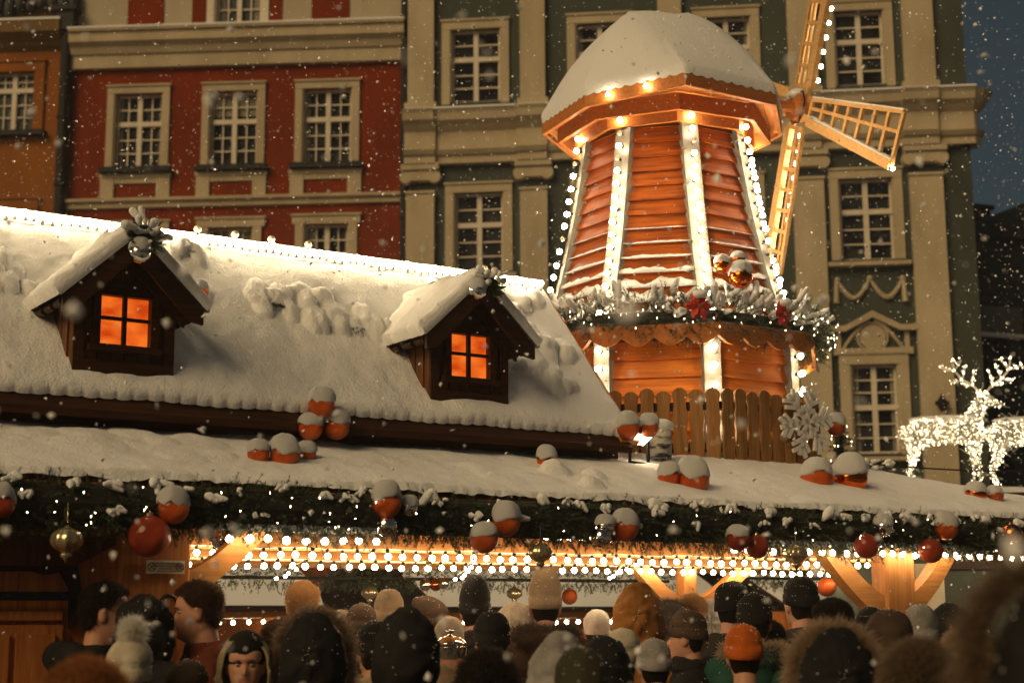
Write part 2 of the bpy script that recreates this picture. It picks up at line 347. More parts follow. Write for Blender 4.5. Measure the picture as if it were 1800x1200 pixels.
# ochre house on the left
FO = Facade(110, 37.8, math.atan(FPX/43000), 'ochre_townhouse', 'ochre orange townhouse at the left edge beside the red house')
oR = FO.q(107, 250)[0]; oL = oR-9
z1 = FO.q(60, 110)[1]; r = FO.rect(-40, 118, 78, 235)
FO.window((r[0]+.1, r[1], r[2], z1), .25, 2, 2, 3, M['orangewall'], M['creamw'], M['glass_blue'], sill=2, tr=.30)
r = FO.rect(-46, 352, 66, 470); FO.window((r[0], r[1], r[2], r[3]), .26, 2, 2, 3, M['orangewall'], M['creamw'], M['glass'], sill=2)
zc = FO.q(50, 47)[1]; zb_ = FO.q(50, 92)[1]
cor = FO.ext([(0, zb_), (-.12, zb_+.1), (-.2, zc-.5), (-.45, zc-.3), (-.45, zc), (0, zc)], oL, oR-.02, M['olive'], 'cornice')
FO.ext([(0, zc+.002), (-.47, zc+.002), (-.46, zc+.06), (-.2, zc+.10), (0, zc+.08)], oL, oR, M['snow'], 'snow', cor)
b = MB()
for i in range(9): b.sphere((oR-2.0+.28*i, -.15, zc+.35+.25*abs(math.sin(i*1.7))), (.16, .1, .28+.1*math.sin(i)), 8, 6)
b.box(oR-2.2, oR-1.9, -.2, -.05, zc+.08, zc+1.6); b.build('stone_ornament', M['iron'], FO.root)
FO.wall(oL, oR, 0, zb_+.02, M['orangewall'], FO.holes); FO.wall(oL, oR, zb_+.02, zc+4, M['olive'], FO.holes, name='parapet_wall')
shell(FO, oL, oR, zc+4, 11, M['olive'], M['tile'])

def pipe(F, px, ytop, w, label, hopper=True):
    s = F.q(px, 250)[0]; zt_ = F.q(px, ytop)[1]; P = F.o+F.e*s-F.n*.22
    root = empty('drainpipe', (P.x, P.y, 0), F.a, label, 'drainpipe', 'drainpipes on the house fronts')
    b = MB(); b.tube([(0, 0, 0), (0, 0, zt_)], w, 10); b.build('pipe', M['lead'], root)
    b = MB()
    for k in range(1, 9): b.lathe([(w*1.15, 0), (w*1.25, .02), (w*1.25, .07), (w*1.15, .09)], 10, (0, 0, zt_*k/9.3))
    b.build('bracket', M['lead'], root)
    if hopper:
        b = MB(); b.box(-.22, .22, -.2, .2, zt_, zt_+.5); b.box(-.30, .30, -.27, .2, zt_+.5, zt_+.62); b.build('hopper', M['lead'], root)
pipe(FR, 114, 62, .13, 'dark drainpipe with a hopper between the ochre and the red house')
pipe(FR, 713, -30, .10, 'dark drainpipe between the red and the green house', False)

# green house with cream pilasters
FG = Facade(900, 36.5, math.atan(FPX/24500), 'green_townhouse', 'dark green townhouse with cream pilasters and a heavy cream entablature')
gx = lambda x, y=250: FG.q(x, y)[0]
gL, gR = gx(719), gx(1697, 120)
ws = .20
zt = (FG.q(836, 38)[1]+FG.q(1510, 6)[1])/2; zb = (FG.q(836, 188)[1]+FG.q(1510, 150)[1])/2
ce = [(gx(777, 110), gx(895, 110)), (gx(997, 100), gx(1112, 100)), (gx(1218, 90), gx(1336, 90)), (gx(1450, 70), gx(1570, 70))]
for a0, a1 in ce:
    FG.window((a0, a1, zb, zt), ws, 2, 2, 3, M['cream'], M['creamw'], M['glass'], sill=0, bars_v=False)
ztl = (FG.q(841, 325)[1]+FG.q(1520, 299)[1])/2; zbl = FG.q(1523, 462)[1]
ce2 = [(gx(783, 400), gx(901, 400)), (gx(1003, 400), gx(1120, 400)), (gx(1228, 400), gx(1346, 400)), (gx(1459, 380), gx(1588, 380))]
for a0, a1 in ce2:
    w = FG.window((a0, a1, zbl, ztl), ws, 2, 2, 3, M['cream'], M['creamw'], M['glass'], sill=1, bars_v=False)
# swags, pediments and the tall windows of the storey below
pz = FG.q(1537, 548)[1]; pe = FG.q(1537, 583)[1]; wt = FG.q(1540, 622)[1]; wb = FG.q(1540, 803)[1]
for a0, a1 in ce2:
    c = (a0+a1)/2; hw = (a1-a0)/2
    b = MB()
    for sgn in (-1, 1):
        pts = [(c+sgn*hw*(.02+.86*t), -.06, zbl-.42-.42*math.sin(math.pi*t)) for t in [i/10 for i in range(11)]]
        b.tube(pts, [.035+.03*math.sin(math.pi*i/10) for i in range(11)], 6)
        b.tube([(c+sgn*hw*.9, -.06, zbl-.40), (c+sgn*hw*.93, -.06, zbl-.95)], [.05, .075], 6); b.sphere((c+sgn*hw*.88, -.06, zbl-.40), .07, 8, 6)
    b.sphere((c, -.06, zbl-.38), .07, 8, 6); b.build('swag', M['cream'], FG.root)
    hw2 = hw+.06
    FG.window((c-hw2+.12, c+hw2-.12, wb, wt), .24, 2, 3, 3, M['cream'], M['creamw'], M['glass'], sill=1, bars_v=False, tr=.48)
    b = MB(); bw = hw2+.12
    def roofband(y0, off, th):
        pr = [(-bw, pe-off), (-bw, pe-off+th), (-bw*.62, pe-off+th), (0, pz-off), (bw*.62, pe-off+th), (bw, pe-off+th), (bw, pe-off), (bw*.60, pe-off), (0, pz-off-th*1.2), (-bw*.60, pe-off)]
        b.prism([(c+x, z) for x, z in pr], y0, 0)
    roofband(-.20, 0, .13)
    b.box(c-hw2*.92, c-hw2*.80, -.08, 0, wt, pe); b.box(c+hw2*.80, c+hw2*.92, -.08, 0, wt, pe)
    b.box(c-hw2, c+hw2, -.11, 0, wt-.02, wt+.13)
    n_ = 20; rr = .29; cz_ = (pe+wt)/2+.12
    b.prism([(c+rr*math.cos(2*math.pi*i/n_), cz_+rr*math.sin(2*math.pi*i/n_)) for i in range(n_)], -.09, 0)
    b.tube([(c+(rr+.05)*math.cos(2*math.pi*i/24), -.06, cz_+(rr+.05)*math.sin(2*math.pi*i/24)) for i in range(25)], .03, 5)
    for sgn in (-1, 1): b.tube([(c+sgn*(.05+.95*hw2*.8*t), -.05, cz_+rr+.1-(.75)*t**1.5) for t in [i/8 for i in range(9)]], [.07-.04*i/8 for i in range(9)], 6)
    b.build('pediment', M['cream'], FG.root)
# pilasters
ent0 = FG.q(1500, 262)[1]; ent1 = FG.q(1500, 170)[1]
zE0 = (FG.q(740, 290)[1]+FG.q(1640, 262)[1])/2; zE1 = (FG.q(740, 207)[1]+FG.q(1640, 166)[1])/2
pil = [(718.5, 764), (915, 959), (1158, 1200), (1386, 1437), (1588, 1643)]
for i, (a, c) in enumerate(pil):
    a0, a1 = gx(a, 120), gx(c, 120); b = MB(); b.box(a0, a1, -.16, 0, zE1+.25, zE1+5.2); b.box(a0-.07, a1+.07, -.22, 0, zE1+.03, zE1+.30); b.build('upper_pilaster', M['cream'], FG.root)
    b = MB(); b.box(a0-.02, a1+.02, -.18, 0, 0, zE0-.70); p = b.build('pilaster', M['cream'], FG.root)
    k = MB(); k.box(a0-.14, a1+.14, -.27, 0, zE0-.14, zE0); k.box(a0-.04, a1+.04, -.22, 0, zE0-.72, zE0-.66)
    for xx in (a0-.02, a1+.02):
        k.M = Matrix.Translation((xx, -.10, zE0-.30)) @ Matrix.Rotation(R(90), 4, 'X'); k.lathe([(.04, -.13), (.15, -.13), (.16, -.10), (.12, -.06), (.16, .0), (.16, .1)], 14); k.M = None
    k.box(a0, a1, -.21, 0, zE0-.40, zE0-.16); k.build('capital', M['cream'], p)
hh = zE1-zE0
prof = [(0, zE0), (-.20, zE0), (-.20, zE0+hh*.13), (-.27, zE0+hh*.16), (-.34, zE0+hh*.24), (-.18, zE0+hh*.27), (-.18, zE0+hh*.62), (-.24, zE0+hh*.66), (-.34, zE0+hh*.74), (-.46, zE0+hh*.80), (-.50, zE0+hh*.93), (-.56, zE0+hh), (0, zE1)]
en = FG.ext(prof, gL+.02, gR+.10, M['cream'], 'entablature')
FG.ext([(0, zE1+.002), (-.58, zE1+.002), (-.55, zE1+.05), (0, zE1+.07)], gL, gR+.12, M['snow'], 'snow', en)
for i, (a, c) in enumerate(pil):
    a0, a1 = gx(a, 240)-.06, gx(c, 240)+.06; FG.ext([(y-.10, z) if y < 0 else (y, z) for y, z in prof], a0, a1, M['cream'], 'ressaut', en)
b = MB(); rr = gR+.05
for (z, r_) in ((zE0-.05, .30), (zE0+hh*.27, .22), (zE0+hh*.85, .48)):
    pass
b.lathe([(.26, zE0), (.30, zE0+hh*.13), (.40, zE0+hh*.24), (.26, zE0+hh*.28), (.26, zE0+hh*.62), (.42, zE0+hh*.74), (.55, zE0+hh*.9), (.62, zE1-.002)], 20, (gR-.02, .1, 0)); b.build('corner_entablature', M['cream'], en)
FG.wall(gL, gR, 0, zE1+5.2, M['greenwall'], FG.holes)
shell(FG, gL, gR, zE1+5.2, 13, M['greenwall'], M['tile'])
# diamond lantern bracket on the corner pilaster
P = FG.o+FG.e*gx(1652, 712)-FG.n*.32; zz = FG.q(1652, 712)[1]
lm = empty('wall_ornament', (P.x, P.y, zz), FG.a, 'small dark diamond shaped iron ornament on the corner pilaster', 'ornament')
b = MB(); b.prism([(0, .22), (.14, 0), (0, -.22), (-.14, 0)], -.03, .03); b.build('plate', M['iron'], lm)
b = MB(); b.prism([(-.16, .05), (.16, .05), (.16, -.05), (-.16, -.05)], -.045, -.03); b.tube([(0, .03, 0), (0, .16, 0)], .03); b.build('stud', M['iron'], lm)

# far dark house on the right
FD = Facade(1760, 48, R(-20), 'dark_townhouse', 'dark blue grey house with a steep roof and chimney at the right edge')
dL = FD.q(1716, 600)[0]-1.5; dz = FD.q(1712, 415)[1]
b = MB(); b.box(dL, dL+12, 0, 9, 0, dz); b.build('wall', M['farwall'], FD.root)
b = MB(); e1 = FD.q(1802, 356)[1]; b.prism([(dL-.2, dz), (dL+1.3, dz+.25), (FD.q(1802, 356)[0], e1), (dL+12, e1+3), (dL+12, dz)], -.2, 9); rf = b.build('roof', M['farwall'], FD.root)
b = MB(); q0, q1 = FD.q(1757, 365), FD.q(1796, 352); b.box(q0[0], q1[0]+.3, 2, 3.2, dz, q1[1]+.2); b.box(q0[0]-.1, q1[0]+.4, 1.9, 3.3, q1[1]+.2, q1[1]+.35); b.build('chimney', M['iron'], rf)
q0, q1 = FD.q(1720, 585), FD.q(1792, 543); b = MB(); b.box(q0[0], q1[0], -.12, 0, q0[1], q1[1]); b.build('balcony_panel', mat('pale panel', (.16, .18, .16), None, .7), FD.root)
b = MB(); b.box(q0[0]-.1, q1[0]+.1, -.2, 0, q0[1]-.12, q0[1]-.002); b.build('ledge', M['snow'], FD.root)
for k in range(3):
    for j in range(3):
        b = MB(); b.box(dL+1.6+1.6*k, dL+2.6+1.6*k, -.05, 0, 3+3*j, 4.6+3*j); b.build('window', M['glass'], FD.root)
M['wood_brace'] = wood('honey pine', (.50, .22, .06), (.34, .13, .03), 'x')
# ------------------------------------------------------------------ the long stall in front
stall = empty('market_stall', OO, AR, 'long wooden market stall with snow covered roofs and two lit dormers', 'market stall')
def fbm(x, y, z=0, o=4):
    return noise.fractal(Vector((x, y, z)), 1.0, 2.0, o)
def bumps(L, u, v):
    h = 0
    for (a, b, r, hh) in L:
        d2 = ((u-a)**2+(v-b)**2)/(r*r)
        if d2 < 1: w_ = hh*(1-d2)**.55; h = max(h, w_)+.25*min(h, w_)
    return h
def scal(u, p=.086): return math.sqrt(max(0, 1-(2*((u/p) % 1)-1)**2))
def cluster(seed, cu, cv, n, su, sv, r=(.038, .075)):
    n = int(n*1.5); su *= 1.2; sv *= 1.3
    q = random.Random(seed); return [(cu+q.uniform(-su, su), cv+q.uniform(-sv, sv), q.uniform(*r), q.uniform(.025, .05)) for _ in range(n)]
UE, RV, RZ = 3.2, 1.75, 3.80
LU = cluster(1, 1.06, 1.43, 8, .10, .05)+cluster(2, 1.28, 1.42, 9, .13, .06)+cluster(3, 1.27, 1.32, 5, .06, .03, (.04, .06))+cluster(4, 1.52, 1.34, 9, .14, .06)+cluster(41, 1.68, 1.30, 4, .08, .03)
LU += cluster(5, 2.80, 1.36, 6, .10, .05)+cluster(6, 2.98, 1.27, 7, .10, .05)+cluster(7, 2.72, 1.17, 7, .13, .04)+cluster(8, 2.9, 1.07, 5, .1, .03)+cluster(9, -.55, 1.43, 10, .16, .09)+cluster(10, .55, 1.69, 5, .1, .03)+cluster(11, 2.95, 1.6, 5, .12, .05)
def upper(side):
    sg = 1 if side == 0 else -1
    def fn(a, b):
        u = -1.7+(UE+.03+1.7)*a; t = b**1.15 if side == 0 else b
        th = .058+.022*fbm(u*1.6, t*2.2, 3)+.005*fbm(u*9, t*9, 1)
        e = min(1, t/.035); th *= math.sqrt(max(0, 1-(1-e)**2))*.95+.05
        e = min(1, (UE+.03-u)/.05); th *= math.sqrt(max(0, 1-(1-e)**2))*.9+.1
        if side == 0: th += bumps(LU, u+.008*fbm(u*20, t*20, 5), .80+.95*t)*1.1 if t > .05 else 0
        s = t-.010*scal(u)*(1-min(1, t/.02))-.010*fbm(u*3, 1, 7)*(1-min(1, t/.1))
        v = .80+.95*s; z = 2.775+1.065*s
        v, z = v-.747*th, z+.665*th
        if side: v = 3.5-v
        return (u, v, z)
    return fn
rf = MB()
rf.prism([(.74, 2.70), (RV, 3.835), (3.5-.74, 2.70), (3.5-.74, 2.66), (RV, 3.79), (.74, 2.66)], -1.7, UE, ax='x')
roof = rf.build('upper_roof', M['wood_dark'], stall)
s_ = MB(); s_.grid(upper(0), 560, 120); s_.build('snow', M['snow'], roof, True)
s_ = MB(); s_.grid(upper(1), 120, 14); s_.build('snow', M['snow'], roof, True)
b = MB(); b.box(-1.7, UE-.02, .86, .90, 2.60, 2.80); b.box(-1.7, UE-.02, .835, .86, 2.715, 2.745); b.build('fascia_wall', M['wood_dark'], stall)
b = MB(); b.add([(UE-.04, .86, 2.6), (UE-.04, 2.64, 2.6), (UE-.04, 2.64, 2.76), (UE-.04, RV, 3.80), (UE-.04, .86, 2.76)], [(0, 1, 2, 3, 4)])
b.beam((UE+.0, .76, 2.73), (UE+.0, RV, 3.83), .03, .14, (1, 0, 0)); b.beam((UE+.0, 3.5-.76, 2.73), (UE+.0, RV, 3.83), .03, .14, (1, 0, 0)); b.build('gable_wall', M['wood_bright'], stall)
b = MB(); b.box(-1.7, UE, RV-.045, RV-.025, 3.845, 3.935); b.build('ridge_board', M['ridge_white'], stall)

# lower roof
LL = cluster(20, 2.38, .40, 4, .05, .03, (.05, .07))+[(2.42, .13, .06, .055), (2.47, .12, .045, .04), (-.55, .62, .12, .03), (-.45, .66, .10, .02), (-.2, .62, .09, .015)]+cluster(21, 2.1, .35, 6, .3, .08, (.08, .16))+cluster(22, -.1, .55, 6, .4, .15, (.08, .16))+cluster(23, 2.75, .35, 5, .2, .1, (.06, .12))
LL = [(a, b_, r, (h if r < .075 else h*.4)) for a, b_, r, h in LL]
def vmax(u): return 1.12 if u < 5.5 else max(.12, 1.12-(u-5.5)*.62)
def lower(a, b):
    u = -1.7+9.0*a; vm = vmax(u); v = -.045+(vm+.045)*b**1.25
    th = .050+.018*fbm(u*1.3, v*2.5, 9)+.006*fbm(u*8, v*8, 2)
    d = v+.045; e = min(1, d/.03); th *= math.sqrt(max(0, 1-(1-e)**2))*.98+.02
    e = min(1, (7.3-u)/.06); th *= math.sqrt(max(0, 1-(1-e)**2))
    th += bumps(LL, u, v)*(1 if d > .03 else 0)
    vv = v-(.018*fbm(u*5, 3.3, 4)+.012*fbm(u*17, 1, 8))*max(0, 1-d/.08)
    zz = 2.285+.345*v+th
    if d < .012: zz = 2.292+.012*fbm(u*9, 7, 3)-(.03*max(0, fbm(u*5, 2, 1))) + (d/.012)*.02
    return (u, vv, zz)
rf = MB(); rf.prism([(-.03, 2.262), (1.0, 2.615), (1.0, 2.585), (-.03, 2.235)], -1.7, 5.5, ax='x')
n = 12
for i in range(n):
    u0, u1 = 5.5+1.7*i/n, 5.5+1.7*(i+1)/n; v1 = vmax(u1)-.1; rf.prism([(-.03, 2.262), (v1, 2.272+.345*v1), (v1, 2.24+.345*v1), (-.03, 2.235)], u0, u1-.001, ax='x')
rf.box(3.2, 5.6, 1.0, 3.45, 2.56, 2.60); rf.box(-1.7, 3.2, 2.7, 3.45, 2.50, 2.54)
lroof = rf.build('lower_roof', M['wood_bright'], stall)
s_ = MB(); s_.grid(lower, 640, 60); s_.build('snow', M['snow'], lroof, True)
s_ = MB(); s_.grid(lambda a, b: (3.2+2.5*a, 1.06+2.4*b, 2.645+.02*fbm(a*5, b*5, 3)), 60, 60); s_.build('snow', M['snow'], lroof, True)
# beams, posts, braces
def post(u0, u1, v0, v1, z1, m='wood_palez', z0=0):
    b = MB(); w = .012
    b.prism([(u0+w, v0), (u1-w, v0), (u1, v0+w), (u1, v1-w), (u1-w, v1), (u0+w, v1), (u0, v1-w), (u0, v0+w)], z0, z1, ax='z'); return b.build('post', M[m], stall)
def arcb(p, q, sag, w, th, name='brace', m='wood_brace'):
    p = Vector(p); q = Vector(q); b = MB(); n = 10; pts = []; d = (q-p); nrm = d.cross(Vector((0, 1, 0))).normalized()
    for i in range(n+1):
        t = i/n; pts.append(p+d*t+nrm*sag*math.sin(math.pi*t))
    v = []; f = []
    for i, c in enumerate(pts):
        tt = (pts[min(i+1, n)]-pts[max(0, i-1)]).normalized(); nn = tt.cross(Vector((0, 1, 0))).normalized()
        ww = w*(1+.25*abs(2*i/n-1)**2)
        for (a, bb) in ((-1, -1), (1, -1), (1, 1), (-1, 1)): v.append(c+nn*(a*ww/2)+Vector((0, bb*th/2, 0)))
    for i in range(n):
        for k in range(4): f.append((i*4+k, i*4+(k+1) % 4, i*4+4+(k+1) % 4, i*4+4+k))
    f += [(3, 2, 1, 0), (n*4, n*4+1, n*4+2, n*4+3)]; b.add(v, f); return b.build(name, M[m], stall)
post(-.29, .053, .06, .16, 2.24, 'wood_red'); post(4.67, 4.93, .06, .20, 2.24)
post(.0, .14, 3.2, 3.34, 2.5); post(4.86, 4.98, 2.26, 2.38, 2.3); post(6.95, 7.10, .08, .22, 2.24); post(6.95, 7.1, 3.2, 3.34, 2.5); post(-1.68, -1.54, 3.2, 3.34, 2.5)
arcb((.03, .12, 1.80), (.46, .12, 2.16), -.03, .10, .08, m='wood_brace'); arcb((4.70, .13, 1.68), (4.18, .13, 2.12), .04, .12, .09); arcb((4.90, .13, 1.70), (5.35, .13, 2.15), -.04, .11, .09)
arcb((4.86, 2.3, 1.72), (4.42, 2.3, 2.06), .03, .10, .08); arcb((4.98, 2.3, 1.72), (5.5, 2.3, 2.06), -.03, .10, .08)
b = MB(); b.box(-1.68, 7.2, .02, .13, 2.135, 2.235); b.build('header_beam', M['wood_bright'], stall)
b = MB(); b.box(-1.7, 7.2, -.03, .015, 2.08, 2.26); b.build('eave_board', M['wood_blk'], stall)
def beamx(u0, u1, v, z0, z1, w=.07, nm='beam'):
    b = MB(); b.box(u0, u1, v, v+w, z0, z1); return b.build(nm, M['wood_pale'], stall)
beamx(.06, 7.1, 1.235, 2.045, 2.20); beamx(.06, 7.1, 2.235, 2.025, 2.16); beamx(.06, 7.1, 3.2, 2.02, 2.16)
for u in (.10, 1.75, 3.2, 4.92, 6.4):
    b = MB(); b.box(u, u+.07, .14, 3.2, 2.205, 2.29); b.build('rafter', M['wood_bright'], stall)
b = MB()
for i in range(26): b.box(.06+.275*i, .06+.275*i+.268, .14, 3.3, 2.30, 2.32)
b.build('ceiling', M['wood_pale'], stall)
b = MB(); b.box(.06, 2.0, 3.30, 3.33, 2.02, 2.32); b.box(2.0, 7.1, 3.30, 3.33, 2.02, 2.32); b.build('back_valance', M['wood_bright'], stall)
# closed bay at the left
b = MB()
for i in range(13):
    u = -1.68+.108*i; b.box(u, u+.102, .17, .20, 0, 2.12)
bay = b.build('shutter_bay', M['wood_red'], stall)
b = MB(); b.box(-1.68, -.29, .10, .17, 2.035, 2.055); b.build('light_trim', M['wood_bright'], bay)
b = MB(); b.prism([(-1.68, 2.03), (-.29, 2.03), (-.29, 2.0), (-.47, 1.90), (-.96, 1.90), (-1.12, 2.0), (-1.68, 2.0)], .12, .168); b.build('header_board', M['wood_darkz'], bay)
b = MB(); pr = [(-1.0, 1.90), (-.46, 1.90)]
pr += [(-.44, 1.80), (-.44, 1.66), (-.48, 1.62), (-.49, 1.80), (-.53, 1.872), (-.60, 1.86), (-.66, 1.875), (-.80, 1.875), (-.86, 1.86), (-.92, 1.872), (-1.0, 1.86)]
b.prism(pr, .13, .167); b.build('shaped_trim', M['wood_blk'], bay)
b = MB(); b.box(-1.35, -.52, .12, .168, .9, 1.64); b.box(-1.35, -.52, .135, .165, 1.66, 1.70)
for i in range(4): b.box(-1.33+.2*i, -1.16+.2*i, .10, .12, .95, 1.60)
b.build('door', M['wood_red'], bay)
b = MB(); b.box(-1.0, -.50, .085, .10, 1.745, 1.785); b.box(-1.0, -.97, .08, .11, 1.5, 2.0); [b.sphere((-.9+.12*i, .083, 1.765), .011, 8, 5) for i in range(4)]; b.build('hinge_strap', M['iron'], bay)

# dormers on the steep roof
def dormer(u, v=.865, zb=2.885, first=None):
    if first: c = copy_tree(first, stall); c.location = (u, v, zb); return c
    b = MB(); hw = .27; ze = .43; za = .70
    # front wall with window opening
    wx, wz0, wz1 = .135, .175, .44
    b.box(-hw, -wx, 0, .03, 0, ze); b.box(wx, hw, 0, .03, 0, ze); b.box(-wx, wx, 0, .03, 0, wz0)
    b.prism([(-hw, ze), (hw, ze), (.0, za)], 0, .03); b.box(-wx, wx, 0, .03, wz1, wz1+.03)
    b.box(-hw, -hw+.03, .03, .75, 0, ze); b.box(hw-.03, hw, .03, .75, 0, ze)
    for i in range(5): b.box(-hw-.012, -hw-.001, .05+.09*i, .05+.09*i+.082, 0, ze)
    for i in range(5): b.box(hw+.001, hw+.012, .05+.09*i, .05+.09*i+.082, 0, ze)
    d = b.build('dormer', M['wood_darkz'], stall, loc=(u, v, zb))
    b = MB()
    for sx_ in (-1, 1): b.box(min(sx_*.27, sx_*.215), max(sx_*.27, sx_*.215), -.022, -.001, 0.0, ze+.02)
    b.box(-.215, .215, -.022, -.001, .0, .085)
    for i in range(6): b.box(-.21+.072*i, -.145+.072*i, -.012, -.001, .085, .135)
    pr = [(-.17, .445)]+[(.17*math.cos(math.pi*(1-i/8)), .445+.05*math.sin(math.pi*i/8)) for i in range(1, 8)]+[(.17, .445)]
    b.prism([(-.17, .44)]+pr[1:-1]+[(.17, .44)], -.026, -.001); b.build('trim', M['wood_dark'], d)
    b = MB(); b.box(-.175, -.135, -.035, -.002, .17, .44); b.box(.135, .175, -.035, -.002, .17, .44); b.box(-.135, .135, -.03, 0, .43, .445)
    b.box(-.011, .011, -.012, .010, .17, .44); b.box(-.135, .135, -.013, .009, .305, .322); b.box(-.195, .195, -.055, -.002, .135, .17); b.build('window_frame', M['wood_dark'], d)
    b = MB(); b.box(-.134, .134, .014, .020, .172, .438); b.build('pane', M['lit'], d)
    # roof: two slopes running back into the big roof
    ov = .42; dz = .135+ze; sl_ = (za+.05-(ze-.10))/ov
    ov = .37; zt_ = za+.035; zl = zt_-ov*.98
    ov = .37
    r = MB()
    for sg in (-1, 1):
        P_ = [(0, zt_), (sg*ov, zl), (sg*ov, zl-.02), (0, zt_-.025)]
        r.prism(P_, -.13, 1.0)
        r.prism([(0, zt_+.003), (sg*(ov+.005), zl+.003), (sg*(ov+.005)-sg*.0, zl-.075), (sg*(ov-.07), zl-.06), (0, zt_-.12)], -.155, -.131)
        r.prism([(0, zt_-.06), (sg*(ov-.06), zl+.0), (sg*(ov-.06), zl-.08), (0, zt_-.145)], -.055, -.03)
        for i in range(7): r.tube([(sg*(ov-.008), -.12+.15*i, zl-.02), (sg*(ov-.008), -.12+.15*i+.1, zl-.02)], .022, 8)
    r.build('roof', M['wood_dark'], d)
    s = MB()
    for sg in (-1, 1):
        def fn(a, b_, sg=sg):
            y = -.165+1.05*a; t = b_; th = .066+.016*fbm(y*6, t*4, sg+5)+.004*fbm(y*25, t*20, 2)
            e = min(1, a/.04, (1-t)/.07 if t > .9 else 1); e = max(0, e); th *= math.sqrt(1-(1-e)**2)*.95+.05
            x = sg*(ov+.02+.016*scal(y, .1))*t; z = zt_+.004-t*ov*.98
            if t > .93: z -= .010*scal(y, .1)
            k = .707 if t > .06 else .3+.4*t/.06
            return (x+sg*th*k*(1 if t > .02 else 0), y, z+th*(1.3-.6*min(1, t*8)) if t < .2 else z+th*.72)
        s.grid(fn, 70, 26)
        def edge(a, b_, sg=sg):
            t = b_; th = .066+.014*fbm(-.165*6, t*4, sg+5); x = sg*(ov+.02)*t; z = zt_-t*ov*.98
            return (x+sg*th*.55*a*(1 if t > .02 else 0), -.165-.008*math.sin(math.pi*a), z+th*a*.72*(1.3 if t < .1 else 1))
        s.grid(edge, 5, 26)
    s.build('snow', M['snow'], d, True)
    return d
m_, t_, p_ = newmat('lit orange pane'); M['lit'] = m_
p_.inputs['Base Color'].default_value = (.3, .06, .01, 1); p_.inputs['Roughness'].default_value = .3
tc_ = t_.nodes.new('ShaderNodeTexCoord'); mp_ = t_.nodes.new('ShaderNodeMapping'); mp_.inputs['Scale'].default_value = (3, 3, 6); n_ = N(t_, 'ShaderNodeTexNoise', Scale=2.0, Detail=3)
cr_ = t_.nodes.new('ShaderNodeValToRGB'); cr_.color_ramp.elements[0].position = .35; cr_.color_ramp.elements[1].position = .65
cr_.color_ramp.elements[0].color = (.60, .05, .002, 1); cr_.color_ramp.elements[1].color = (1.0, .20, .018, 1)
t_.links.new(tc_.outputs['Object'], mp_.inputs[0]); t_.links.new(mp_.outputs[0], n_.inputs['Vector']); t_.links.new(n_.outputs[0], cr_.inputs[0]); t_.links.new(cr_.outputs[0], p_.inputs['Emission Color'])
p_.inputs['Emission Strength'].default_value = 1.0
dor1 = dormer(-.03); dor2 = dormer(2.08, first=dor1)

# ------------------------------------------------------------------ bulbs and light strings
def bulb_mesh(name, m, r=.019, sock=.022):
    b = MB(); b.lathe([(r*.35, .0), (r*.55, .006), (r*.95, r*.75), (r*1.02, r*1.15), (r*.9, r*1.6), (r*.5, r*1.98), (r*.05, r*2.08)], 10, (0, 0, 0), 0)
    b.lathe([(r*.58, -sock), (r*.62, -.002), (r*.5, .003)], 8, (0, 0, 0), 1); return b.mesh(name, [m, M['iron']], True)
BM = bulb_mesh('bulb', M['bulb_in'], .0185); BMW = bulb_mesh('bulb', M['bulb'], .0200); BMS = bulb_mesh('bulb', M['bulb_ridge'], .019); BMS.materials[1] = M['ridge_white']
BMT = bulb_mesh('bulb', M['bulb_in'], .011)
BMC = bulb_mesh('bulb', mat('unlit clear bulb', (.7, .62, .45), (.6, .5, .35), .08, bump=0), .0185)
def light_string(P, Q, sp, label, me=BM, sag=0.0, down=True, group='bulb strings under the stall roof', jit=.003, wire=True):
    # P, Q in stall coordinates
    P = Vector(P); Q = Vector(Q); L = (Q-P).length; n = int(L/sp); jit = max(jit, sp*.05); root = empty('light_string', W(*P), AR, label, 'string lights', group)
    def pos(t): return (Q-P)*t+Vector((0, 0, -sag*4*t*(1-t)+.004*math.sin(t*n*1.1)))
    b = MB(); b.tube([pos(i/(2*n))+Vector((0, 0, .022 if down else -.02)) for i in range(2*n+1)], .004, 5); b.build('wire', M['ridge_white'], root)
    for i in range(n+1):
        p = pos(i/n)+Vector((random.uniform(-jit, jit), random.uniform(-jit, jit), 0))
        link('bulb', me, root, p, (math.pi+random.uniform(-.25, .25) if down else random.uniform(-.2, .2), random.uniform(-.25, .25), 0), random.uniform(.92, 1.06))
    return root
light_string((.45, 1.215, 2.035), (6.2, 1.215, 2.035), .098, 'long string of round bulbs along the nearer ceiling beam')
light_string((.30, 2.215, 2.012), (6.9, 2.215, 2.006), .100, 'long string of round bulbs along the second ceiling beam, just below the nearer one')
light_string((1.95, .25, 2.125), (2.45, .25, 2.12), .075, 'short string of bulbs peeking out under the garland above the tall beige hat')
light_string((.22, -.01, 2.052), (1.0, -.01, 2.052), .095, 'short string of bulbs in the fir fringe by the left brace')
light_string((3.35, -.01, 2.055), (5.25, -.01, 2.055), .10, 'string of bulbs half hidden in the fir fringe by the right brace and post')
light_string((4.98, .25, 2.07), (6.9, .25, 2.06), .11, 'string of round bulbs at the eave right of the thick post')
light_string((1.25, 1.30, 1.975), (1.83, 2.94, 1.95), .36, 'short cross string of bulbs nearest the left post', BMT, sag=.01)
light_string((2.05, .75, 1.985), (3.23, 2.9, 1.95), .36, 'cross string of bulbs in the middle of the stall above the tall beige hat', BMT, sag=.02)
light_string((3.20, .75, 1.985), (4.10, 2.2, 1.955), .36, 'cross string of bulbs between the middle and the right post', BMT, sag=.01)
